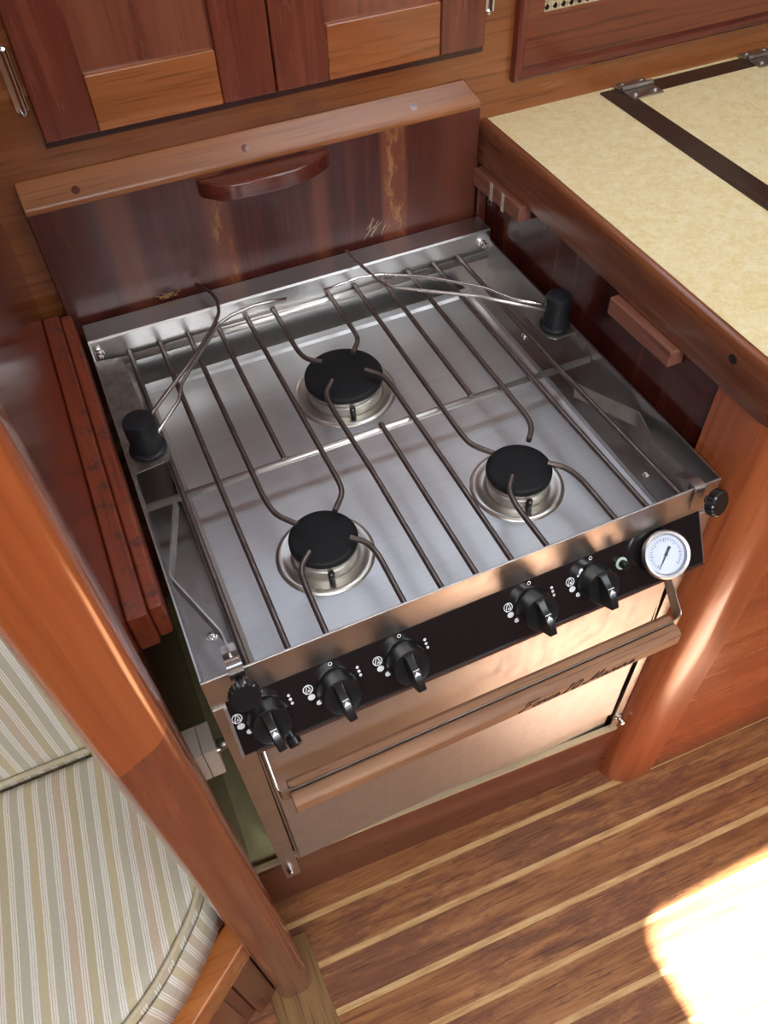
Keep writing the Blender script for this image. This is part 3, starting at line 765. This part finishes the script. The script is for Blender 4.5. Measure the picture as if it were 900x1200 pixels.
bm = B(); ribbon(bm, roundpath([(.031, .195, -.004), (.0045, .110, -.004), (.0295, .036, -.004), (.0295, .020, -.004)], .006, 4), (0, .003, .0125), .0016)
box(bm, .0235, .0355, .0035, .030, -.0075, -.0062)
obj('tension_strip', bm, M['bracket'], c1)
bm = B(); ribbon(bm, roundpath([(.0295, .030, -.012), (.0295, .012, .0005), (.0295, .0035, .0022), (.0295, -.0020, .0012), (.0295, -.0026, -.012)], .003, 3), (.0125, 0, 0), .0012)
obj('rim_clip', bm, M['chrome'], c1)
def thumb(t, x, y, z, r, d=(0, -1, 0)):
    bm = B(); n = 44; O = Vector((x, y, z)); ax = Vector(d).normalized(); u = ax.orthogonal().normalized(); v = ax.cross(u); rings = []
    for h, k in ((0, .88), (.0012, 1), (.0085, 1), (.0098, .9)):
        rings.append([bm.verts.new(O+ax*h+(u*math.cos(2*PI*j/n)+v*math.sin(2*PI*j/n))*r*k*(1 if j % 2 else .945)) for j in range(n)])
    for a, b_ in zip(rings, rings[1:]):
        for j in range(n): bm.faces.new((a[j], a[(j+1) % n], b_[(j+1) % n], b_[j]))
    bm.faces.new(rings[0][::-1]); bm.faces.new(rings[-1])
    tube(bm, [O-ax*.006, O+ax*.001], .0035, 10)
    obj('thumb_screw', bm, M['plastic'], t)
thumb(c1, .0295, -.0105, -.0165, .0132, (0, -.9, .42))
c2 = thing('pot_clamp', 'pot clamp with a black rubber grip on the stove\'s right rim, below the wooden cleat', 'pot holder', (.482, .262, 0), 'pot clamps on the stove rims')
grip(c2, .4815, .262, .0140)
bm = B(); tube(bm, roundpath([(.470, .264, .022), (.415, .320, .022), (.335, .375, .024), (.324, .398, .026), (.317, .431, .028), (.313, .459, .03)], .005, 4), .0019, 10); obj('wire_arm', bm, M['wire'], c2, smooth=True)
bm = B(); tube(bm, roundpath([(.471, .266, .027), (.443, .294, .026), (.436, .307, .026), (.427, .324, .026), (.392, .359, .026), (.361, .384, .026), (.332, .402, .026), (.307, .407, .026), (.263, .402, .026)], .005, 4), .0017, 10); obj('wire_arm', bm, M['chrome'], c2, smooth=True)
bm = B(); prism(bm, [(.462, .268), (.466, .280), (.4975, .285), (.4975, .243), (.472, .241), (.465, .249)], -.0030, -.0012); box(bm, .4962, .4976, .225, .285, -.014, -.002)
obj('clamp_plate', bm, M['bracket'], c2)
bm = B(); ribbon(bm, roundpath([(.463, .185, -.026), (.4955, .116, -.024), (.4835, .078, -.022), (.4825, .028, -.018), (.4735, .009, -.012)], .006, 4), (0, .004, .018), .0016); obj('tension_strip', bm, M['bracket'], c2)
bm = B(); ribbon(bm, roundpath([(.4745, .030, -.012), (.4745, .012, .0005), (.4745, .0035, .0022), (.4745, -.0020, .0012), (.4745, -.0026, -.026)], .003, 3), (.0115, 0, 0), .0012); obj('rim_clip', bm, M['bracket'], c2)
thumb(c2, .4845, -.0105, -.0135, .0132, (.25, -.9, .35))

# ================================================================== BACK BOARD
bb = thing('stove_back_board', 'dark mahogany board with teak cap and finger pull standing behind the stove', 'board', (.245, .49, -.1))
bm = B(); box(bm, -.0105, .4985, .4855, .500, -.10, .146); obj('panel', bm, M['board'], bb, bevel=.001)
bm = B()
prism(bm, [(.4845, .144), (.4845, .1495), (.4865, .1525), (.5065, .1715), (.5065, .144)], -.0115, .4995, 'x')
for v in bm.verts:
    if v.co.x > .49 and v.co.y > .50: v.co.x -= .013
obj('cap_rail', bm, M['cap'], bb, bevel=.0022, seg=3)
nrm = Vector((0, -.689, .725))
for x, y in ((.043, .4915), (.2215, .4925), (.418, .4935)):
    bm = B(); lathe(bm, (x, y, .1525+(y-.4865)*.95-.0001), nrm, [(.0042, 0), (.0042, .0005), (0, .0006)], 18); obj('screw_plug', bm, M['dkhandle'], bb)
bm = B()
for i in range(9):
    c = Vector((.352+random.uniform(0, .022), .4853, .024+random.uniform(0, .02))); a = random.uniform(.4, 1.3)
    d = Vector((math.cos(a), 0, math.sin(a)))*random.uniform(.006, .012)
    tube(bm, smoothpath([c-d, c+Vector((random.uniform(-.002, .002), 0, 0)), c+d], 3), .00028, 4)
obj('scratch_mark', bm, M['rawedge'], bb)
bm = B()                                                        # boat-shaped finger pull
top = [(.1615, .4850), (.1635, .4770), (.1800, .4610), (.1950, .4560), (.215, .4540), (.262, .4550), (.276, .4580), (.302, .4720), (.3095, .4790), (.3095, .4850)]
prism(bm, top, .1235, .1425); obj('finger_pull', bm, M['dkhandle'], bb, bevel=.004, seg=3)
bm = B()
for i in range(14):
    a = random.uniform(0, 6.28); c = Vector((.098+random.uniform(-.006, .012), .481, .0165))
    d = Vector((math.cos(a)*.012, -abs(math.sin(a))*.003, abs(math.sin(a))*.009))
    tube(bm, smoothpath([c, c+d*.5+Vector((random.uniform(-.003, .003), 0, .002)), c+d], 3), .00035, 4)
tag(obj('fibre_scrap', bm, M['fibre']), 'small tuft of dry brown fibre on the stove\'s back ledge, below the finger pull', 'debris')

# ================================================================== LOCKER DOORS
lk1 = thing('storage_locker', 'mahogany two-door locker on the bulkhead above the back board', 'cabinet', (.27, .5, .205))
def door_leaf(x0, x1, sl, sr_, z0, zr, z1, name='door'):
    bm = B(); box(bm, x0+sl-.004, x1-sr_+.004, .5005, .5065, zr-.004, z1-.05); d = obj(name, bm, M['dpanel'], lk1)
    bm = B(); box(bm, x0, x0+sl, .495, .5068, z0, z1); obj('stile', bm, M['stile'], d, bevel=.0022)
    bm = B(); box(bm, x1-sr_, x1, .495, .5068, z0, z1); obj('stile', bm, M['stile'], d, bevel=.0022)
    bm = B(); box(bm, x0+sl, x1-sr_, .4952, .5068, z0, zr); obj('bottom_rail', bm, M['rail'], d, bevel=.0022)
    bm = B(); box(bm, x0+sl, x1-sr_, .4952, .5068, z1-.053, z1); obj('top_rail', bm, M['rail'], d, bevel=.0022)
    bm = B(); box(bm, x0-.001, x1+.001, .5005, .507, z0-.0065, z0-.0002); obj('lower_lip', bm, M['lip'], d)
    return d
DT = .52
dl = door_leaf(.031, .2645, .052, .056, .2045, .2565, DT)
dr = door_leaf(.2660, .5045, .057, .0535, .2045, .2575, DT)
def hinge(parent, x, z0, z1):
    bm = B(); prism(bm, [(x-.006, z0+.006), (x, z0), (x+.006, z0+.006), (x+.006, z1-.006), (x, z1), (x-.006, z1-.006)], .5045, .5068, 'y')
    tube(bm, [(x+.002, .503, z0+.005), (x+.002, .503, z1-.005)], .0028, 10)
    for zz in (z0+.004, z1-.004): bolt(bm, (x-.001, .5045, zz), (0, -1, 0), .0022, .002)
    obj('hinge', bm, M['chrome'], parent, bevel=.0006)
hinge(dl, .0215, .228, .292); hinge(dr, .5135, .231, .295)
lk2 = thing('cane_locker', 'mahogany locker door with a woven cane inset above the cream counter', 'cabinet', (.74, .5, .158))
CX0, CX1, CZ0, CZ1 = .547, 1.10, .158, .52
fd = B(); box(fd, CX0+.012, CX1-.012, .500, .5068, CZ0+.012, .224); box(fd, CX0+.012, CX1-.012, .500, .5068, .46, CZ1-.012)
box(fd, CX0+.012, .580, .500, .5068, .224, .46); box(fd, .96, CX1-.012, .500, .5068, .224, .46)
ld = obj('door', fd, M['rdoor'], lk2)
bm = B()
for a in (0, 1, 2, 3):
    pass
def mould(bm, p, q, inn):
    p, q = Vector((p[0], 0, p[1])), Vector((q[0], 0, q[1])); d = (q-p).normalized(); n = Vector((inn[0], 0, inn[1])); Y = Vector((0, 1, 0))
    for_ = [(.0, .507), (.0, .4965), (.003, .4945), (.009, .4955), (.0125, .4995), (.0125, .507)]
    lo = [bm.verts.new(p+n*w+d*w+Y*y) for w, y in for_]; hi = [bm.verts.new(q+n*w-d*w+Y*y) for w, y in for_]
    k = len(for_); bm.faces.new(lo); bm.faces.new(hi[::-1])
    for i in range(k): bm.faces.new((lo[i], lo[(i+1) % k], hi[(i+1) % k], hi[i]))
mould(bm, (CX0, CZ0), (CX1, CZ0), (0, 1)); obj('edge_moulding', bm, M['dkhandle'], ld); bm = B(); mould(bm, (CX0, CZ1), (CX1, CZ1), (0, -1)); obj('edge_moulding', bm, M['dkhandle'], ld); bm = B(); mould(bm, (CX0, CZ0), (CX0, CZ1), (1, 0)); obj('edge_moulding', bm, M['stile'], ld); bm = B(); mould(bm, (CX1, CZ0), (CX1, CZ1), (-1, 0))
obj('edge_moulding', bm, M['stile'], ld)
bm = B(); h = .0105                                              # cane: six-way weave
x0, x1, z0, z1 = .579, .961, .223, .461
nx = int((x1-x0)/h); nz = int((z1-z0)/h)
for i in range(nx+1):
    for o in (-.0012, .0012): box(bm, x0+i*h+o-.0008, x0+i*h+o+.0008, .5020, .5026, z0, z1)
for i in range(nz+1):
    for o in (-.0012, .0012): box(bm, x0, x1, .5024, .5030, z0+i*h+o-.0008, z0+i*h+o+.0008)
for s in (1, -1):
    for i in range(-nz-1, nx+nz+2):
        xs = x0+(i+.5)*h
        a0 = (xs, z0); 
        # clip the diagonal to the opening
        t0, t1 = 0, z1-z0
        xa, xb = xs, xs+s*(z1-z0)
        lo_, hi_ = min(xa, xb), max(xa, xb)
        if hi_ < x0 or lo_ > x1: continue
        ta, tb = 0.0, z1-z0
        if s > 0: ta = max(ta, x0-xs); tb = min(tb, x1-xs)
        else: ta = max(ta, xs-x1); tb = min(tb, xs-x0)
        if tb-ta < .004: continue
        p = Vector((xs+s*ta, .5016, z0+ta)); q = Vector((xs+s*tb, .5016, z0+tb)); d = (q-p).normalized(); n = Vector((-d.z, 0, d.x))*.0010
        bm.faces.new([bm.verts.new(x) for x in (p-n, q-n, q+n, p+n)])
obj('cane_panel', bm, M['cane'], ld)
bm = B(); box(bm, .578, .962, .5045, .5068, .222, .462); obj('dark_backing', bm, M['glass_black'], ld)

# ================================================================== COUNTER, FIDDLE, CABINET
ct = thing('countertop', 'cream speckled laminate worktop with a teak fiddle right of the stove', 'countertop', (.9, .23, .10))
bm = B(); prism(bm, [(.513, .5065), (1.60, .5065), (1.60, -.078), (.575, -.044), (.548, -.040), (.522, -.020), (.513, .005)], .100, .1195); obj('laminate_top', bm, M['laminate'], ct)
path = [(.503, .4925), (.503, .02)]
for k in range(1, 11):
    a = PI+k*PI/20; path.append((.549+.046*math.cos(a), .0+.046*math.sin(a)))
path += [(1.60, -.0808)]
P2 = [Vector((x, y, 0)) for x, y in path]
prof = [(0, .0775), (-.0005, .082), (-.0005, .121), (.0015, .1265), (.0045, .1285), (.0085, .128), (.0105, .1258), (.0112, .120), (.0112, .0775)]
bm = B(); rings = []
for i, p in enumerate(P2):
    t = (P2[min(i+1, len(P2)-1)]-P2[max(i-1, 0)]).normalized(); n = Vector((-t.y, t.x, 0))
    rings.append([bm.verts.new((p.x+n.x*w, p.y+n.y*w, z)) for w, z in prof])
for a, b_ in zip(rings, rings[1:]):
    for j in range(len(prof)): bm.faces.new((a[j], a[(j+1) % len(prof)], b_[(j+1) % len(prof)], b_[j]))
bm.faces.new(rings[0][::-1]); bm.faces.new(rings[-1])
fid = autosmooth(obj('fiddle_rail', bm, M['fiddle'], ct), 50)
bm = B(); lathe(bm, (.5024, .039, .111), (-1, 0, 0), [(.0046, 0), (.0046, .0004), (.003, .0004), (.003, .0002), (0, .0002)], 20); obj('screw_hole', bm, M['glass_black'], fid)

lid = thing('icebox_lid', 'hinged cream icebox lid edged in dark strips, set in the worktop', 'lid', (.9, .3, .1195))
bm = B(); box(bm, .7042, 1.3, .06, .4703, .1196, .1208); obj('lid_panel', bm, M['laminate'], lid)
bm = B(); prism(bm, [(.6720, .03), (.7040, .03), (.7040, .4700), (.6720, .4980)], .1196, .1213); obj('edge_strip', bm, M['strip'], lid, bevel=.0006)
bm = B(); prism(bm, [(.7045, .4705), (1.3, .4705), (1.3, .4970), (.6735, .4985)], .1196, .1213); obj('edge_strip', bm, M['stripx'], lid, bevel=.0006)
bm = B(); prism(bm, [(.7045, .0600), (.6722, .0295), (1.3305, .0295), (1.2995, .0600)], .1196, .1213); obj('edge_strip', bm, M['stripx'], lid, bevel=.0006)
bm = B(); prism(bm, [(1.3003, .0600), (1.3310, .0300), (1.3310, .4985), (1.3003, .4985)], .1196, .1213); obj('edge_strip', bm, M['strip'], lid, bevel=.0006)
def lid_hinge(x):
    bm = B(); box(bm, x-.022, x+.022, .4915, .5055, .1213, .1232); box(bm, x-.022, x+.022, .462, .4835, .1213, .1232)
    tube(bm, [(x-.022, .4875, .1245), (x+.022, .4875, .1245)], .0036, 12)
    for dx in (-.014, .014):
        bolt(bm, (x+dx, .4990, .1232), (0, 0, 1), .0035, .003); bolt(bm, (x+dx, .4700, .1232), (0, 0, 1), .0035, .003)
    obj('hinge', bm, M['bracket'], lid, bevel=.0005)
lid_hinge(.718); lid_hinge(.908)

cab = thing('galley_cabinet', 'warm teak cabinet end with a rounded corner post right of the oven', 'cabinet', (.75, .0, FZ))
foot = [(.5065, .0455), (.5065, 0)]
for k in range(1, 10):
    a = PI+k*PI/20; foot.append((.5465+.040*math.cos(a), .040*math.sin(a)))
foot += [(.5465, -.040), (.577, -.0412), (.5785, -.0395), (.5785, .0455)]
bm = B(); prism(bm, foot, FZ, .0775); autosmooth(obj('corner_post', bm, M['cabpost'], cab), 30)
bm = B(); prism(bm, [(.5788, -.0375), (1.60, -.0715), (1.60, -.05), (.5788, -.016)], FZ, .0775); obj('side_panel', bm, M['cabpanel'], cab)

# cleats on the right-hand wall
def cleat(poly, x0, x1, label, marks=False):
    t = thing('wooden_cleat', label, 'cleat', (x1, (poly[0][0]+poly[1][0])/2, poly[0][1]), 'worn cleats on the right side wall')
    bm = B(); prism(bm, poly, x0, x1, 'x'); o = obj('block', bm, M['rcleat'], t, bevel=.002, seg=2)
    if marks:
        bm = B()
        for y, w in ((.441, .0035), (.414, .003)):
            bm = B(); prism(bm, [(y-w, poly[0][1]+.002), (y+w, poly[0][1]+.002), (y+w, poly[2][1]-.001), (y-w, poly[2][1]-.001)], x0-.0003, x0+.0002, 'x')
            obj('worn_stripe', bm, M['pad'], t)
    return t
cleat([(.487, .0525), (.377, .0585), (.377, .0775), (.487, .0745)], .4945, .5119, 'short worn wooden cleat in the back corner under the fiddle', True)
cleat([(.198, .0545), (.099, .0575), (.099, .0765), (.198, .0745)], .4945, .5119, 'worn wooden cleat on the side wall below the middle of the fiddle')
bm = B(); box(bm, .4995, .5115, .4795, .4853, -.05, .0735); struct(obj('trim_4', bm, M['dkhandle'], bevel=.001))

# long cleat on the left bulkhead
t = thing('bulkhead_cleat', 'long two-step mahogany cleat along the left bulkhead beside the stove', 'cleat', (-.012, .28, 0))
bm = B(); box(bm, -.0369, -.0192, .060, .485, -.016, .031); obj('inner_strip', bm, M['cleat'], t, bevel=.0025)
bm = B(); box(bm, -.0190, -.0062, .066, .485, -.016, .028); obj('outer_strip', bm, M['cleat'], t, bevel=.003)

# ================================================================== GRAB POST + SETTEE
bm = B(); prism(bm, rrect(-.0625, -.0165, -.1000, -.0600, .013, 6), FZ+.0042, 1.19)
post = tag(autosmooth(obj('grab_post', bm, M['post']), 30), 'tall varnished teak grab post beside the striped seat, in front of the bulkhead', 'post')

def cushion(poly, z0, z1, r=.012, puff=.006):
    """boxed cushion: rounded top edge from an outline"""
    bm = B(); n = len(poly); c = Vector((sum(p[0] for p in poly)/n, sum(p[1] for p in poly)/n, 0))
    def inset(d):
        out = []
        for i in range(n):
            a, b_, e = Vector(poly[i-1]), Vector(poly[i]), Vector(poly[(i+1) % n])
            t1 = (b_-a).normalized(); t2 = (e-b_).normalized(); n1 = Vector((-t1.y, t1.x)); n2 = Vector((-t2.y, t2.x))
            m = (n1+n2); m = m.normalized()/max(.5, m.normalized().dot(n1)) if m.length > 1e-6 else n1
            out.append(b_+m*d)
        return out
    levels = [(0.002, z0), (0, z0+.01), (-.003, (z0+z1)/2), (0, z1-r), (r*.3, z1-r*.35), (r, z1), (r*2.2, z1+puff*.5)]
    rings = [[bm.verts.new((p.x, p.y, z)) for p in inset(d)] for d, z in levels]
    for a, b_ in zip(rings, rings[1:]):
        for j in range(n): bm.faces.new((a[j], a[(j+1) % n], b_[(j+1) % n], b_[j]))
    bm.faces.new(rings[0][::-1]); bm.faces.new(rings[-1])
    return bm, inset
seat = [(-.0635, .1478), (-.80, .1478), (-.80, -.21), (-.42, -.205), (-.30, -.190), (-.235, -.165), (-.168, -.131), (-.134, -.108), (-.106, -.082), (-.088, -.062), (-.078, -.046), (-.0705, -.025), (-.0650, 0.0)]
sc = thing('seat_cushion', 'striped upholstered settee seat cushion beside the grab post', 'cushion', (-.4, 0, -.405))
bm, ins = cushion(seat, -.405, -.300); so = obj('cover', bm, M['cloth'], sc, smooth=True)
autosmooth(so, 60)
bm = B(); o2 = ins(.003); pp = [Vector((p.x, p.y, -.3015)) for p in o2]; pp = pp[2:]
tube(bm, smoothpath(pp, 4), .0032, 8); obj('piping', bm, M['pipe'], sc, smooth=True)
bm = B(); o3 = ins(-.0040); pts = [Vector((p.x, p.y, 0)) for p in o3][2:]+[Vector((o3[0].x, o3[0].y, 0))]
pts = smoothpath(pts, 3); lo = [bm.verts.new((p.x, p.y, -.401)) for p in pts]; hi = [bm.verts.new((p.x, p.y, -.312)) for p in pts]
lo2 = [bm.verts.new((p.x-.0, p.y+.002, -.401)) for p in pts]; hi2 = [bm.verts.new((p.x, p.y+.002, -.312)) for p in pts]
for i in range(len(pts)-1):
    bm.faces.new((lo[i], lo[i+1], hi[i+1], hi[i])); bm.faces.new((lo2[i], hi2[i], hi2[i+1], lo2[i+1])); bm.faces.new((hi[i], hi[i+1], hi2[i+1], hi2[i])); bm.faces.new((lo[i], lo2[i], lo2[i+1], lo[i+1]))
obj('boxing', bm, M['clothside'], sc, smooth=True)
bc = thing('back_cushion', 'striped upholstered settee back cushion above the piped seam', 'cushion', (-.4, .19, -.30))
bm = B(); prism(bm, [(.1520, -.404), (.235, -.404), (.275, .10), (.190, .13), (.178, .12), (.1524, -.290)], -.80, -.0635, 'x')
obj('cover', bm, M['clothback'], bc, bevel=.012, seg=4)
bm = B(); tube(bm, [(-.80, .1488, -.2935), (-.064, .1488, -.2935)], .0034, 8); obj('piping', bm, M['pipe'], bc, smooth=True)

st = thing('settee_base', 'teak and mahogany settee front under the striped seat cushion', 'settee', (-.2, -.1, FZ))
A_ = Vector((-.0690, -.058, 0)); d_ = Vector((-.112, -.080, 0)).normalized(); n_ = Vector((-d_.y, d_.x, 0))
if n_.y > 0: n_ = -n_
Zv = Vector((0, 0, 1))
L_ = .36
bm = B(); fbox(bm, A_, d_, n_, Zv, .0, L_, -.006, .026, -.462, -.4065); obj('top_rail', bm, M['seatrail'], st, bevel=.004, seg=3)
bm = B(); fbox(bm, A_, d_, n_, Zv, .012, .045, -.006, .022, FZ+.003, -.4622); obj('stile', bm, M['seatpanel'], st, bevel=.002)
bm = B(); fbox(bm, A_, d_, n_, Zv, .0452, L_, -.006, .012, FZ+.003, -.4622); obj('front_panel', bm, M['seatpanel'], st, bevel=.002)
bm = B(); fbox(bm, A_, d_, n_, Zv, .060, L_, .0121, .019, FZ+.06, -.480); obj('raised_field', bm, M['seatpanel'], st, bevel=.004)
bm = B(); prism(bm, [(-.0635, .1478), (-.80, .1478), (-.80, -.20), (-.42, -.195), (-.30, -.165), (-.15, -.105), (-.0635, -.045)], -.43, -.407); obj('seat_board', bm, M['seatpanel'], st)

# ================================================================== LIGHT
def area(name, loc, target, sx, sy, power, col):
    l = bpy.data.lights.new(name, 'AREA'); l.shape = 'RECTANGLE'; l.size = sx; l.size_y = sy; l.energy = power; l.color = col
    o = bpy.data.objects.new(name, l); COL.objects.link(o); o.location = loc
    o.rotation_euler = (Vector(target)-Vector(loc)).to_track_quat('-Z', 'Y').to_euler(); return o
sun = bpy.data.lights.new('sun', 'SUN'); sun.energy = 94; sun.angle = math.radians(.6); sun.color = (1, .97, .92)
so_ = bpy.data.objects.new('sun', sun); COL.objects.link(so_)
sd = Vector((-SUN_OFF.x, -SUN_OFF.y, -(CZ-FZ)))
so_.rotation_euler = sd.to_track_quat('-Z', 'Y').to_euler(); so_.location = (1.2, -1.6, 3)
area('hatch_sky', ((HX0+HX1)/2, (HY0+HY1)/2, CZ-.01), ((HX0+HX1)/2, (HY0+HY1)/2, 0), .58, .58, 22, (.88, .94, 1))
area('companionway_sky', (-.15, -1.2, 1.15), (.2, .1, -.1), 1.2, .9, 42, (.95, .97, 1))
bm = B()                                                       # made-up frame, out of view, round an added fill lamp over the stove
for a, b_, c, d in ((.45, 1.07, -.47, -.44), (.45, 1.07, .12, .15), (.45, .48, -.44, .12), (1.04, 1.07, -.44, .12)): box(bm, a, b_, c, d, CZ-.03, CZ)
struct(obj('fill_lamp_frame', bm, M['chrome'], bevel=.003))
area('overhead_fill', (.76, -.16, CZ-.012), (.76, -.16, 0), .55, .55, 6, (.86, .93, 1))  # added fill lamp brightening bars and tray; the ceiling has no opening here
area('portlight_sky', ((PX0+PX1)/2, .503, (PZ0+PZ1)/2), ((PX0+PX1)/2, -.3, .35), PX1-PX0-.04, PZ1-PZ0-.04, 1.1, (.66, .80, 1))
wd = bpy.data.worlds.new('world'); SC.world = wd; wd.use_nodes = True
bg = wd.node_tree.nodes['Background']; bg.inputs[0].default_value = (.75, .86, 1, 1); bg.inputs[1].default_value = 1.2

# ================================================================== CAMERA
cd = bpy.data.cameras.new('camera'); cd.sensor_fit = 'AUTO'; cd.sensor_width = 36; cd.lens = 939.66*36/1200; cd.clip_start = .01
cam = bpy.data.objects.new('camera', cd); COL.objects.link(cam)
Rm = [[0.9133965, -0.4058329, -0.0317246], [-0.3326945, -0.6993303, -0.6326543], [0.2345660, 0.5884189, -0.7737842]]
mw = Matrix(((Rm[0][0], -Rm[1][0], -Rm[2][0], .0294643), (Rm[0][1], -Rm[1][1], -Rm[2][1], -.3316717), (Rm[0][2], -Rm[1][2], -Rm[2][2], .5646698), (0, 0, 0, 1)))
cam.matrix_world = mw
SC.camera = cam
cd.dof.use_dof = False

vs = SC.view_settings
vs.view_transform = 'Standard'; vs.look = 'None'; vs.exposure = 0; vs.gamma = 1; vs.use_curve_mapping = False
SC.cycles.use_denoising = True
SC.cycles.max_bounces = 10; SC.cycles.diffuse_bounces = 5; SC.cycles.glossy_bounces = 5
SC.cycles.sample_clamp_indirect = 8
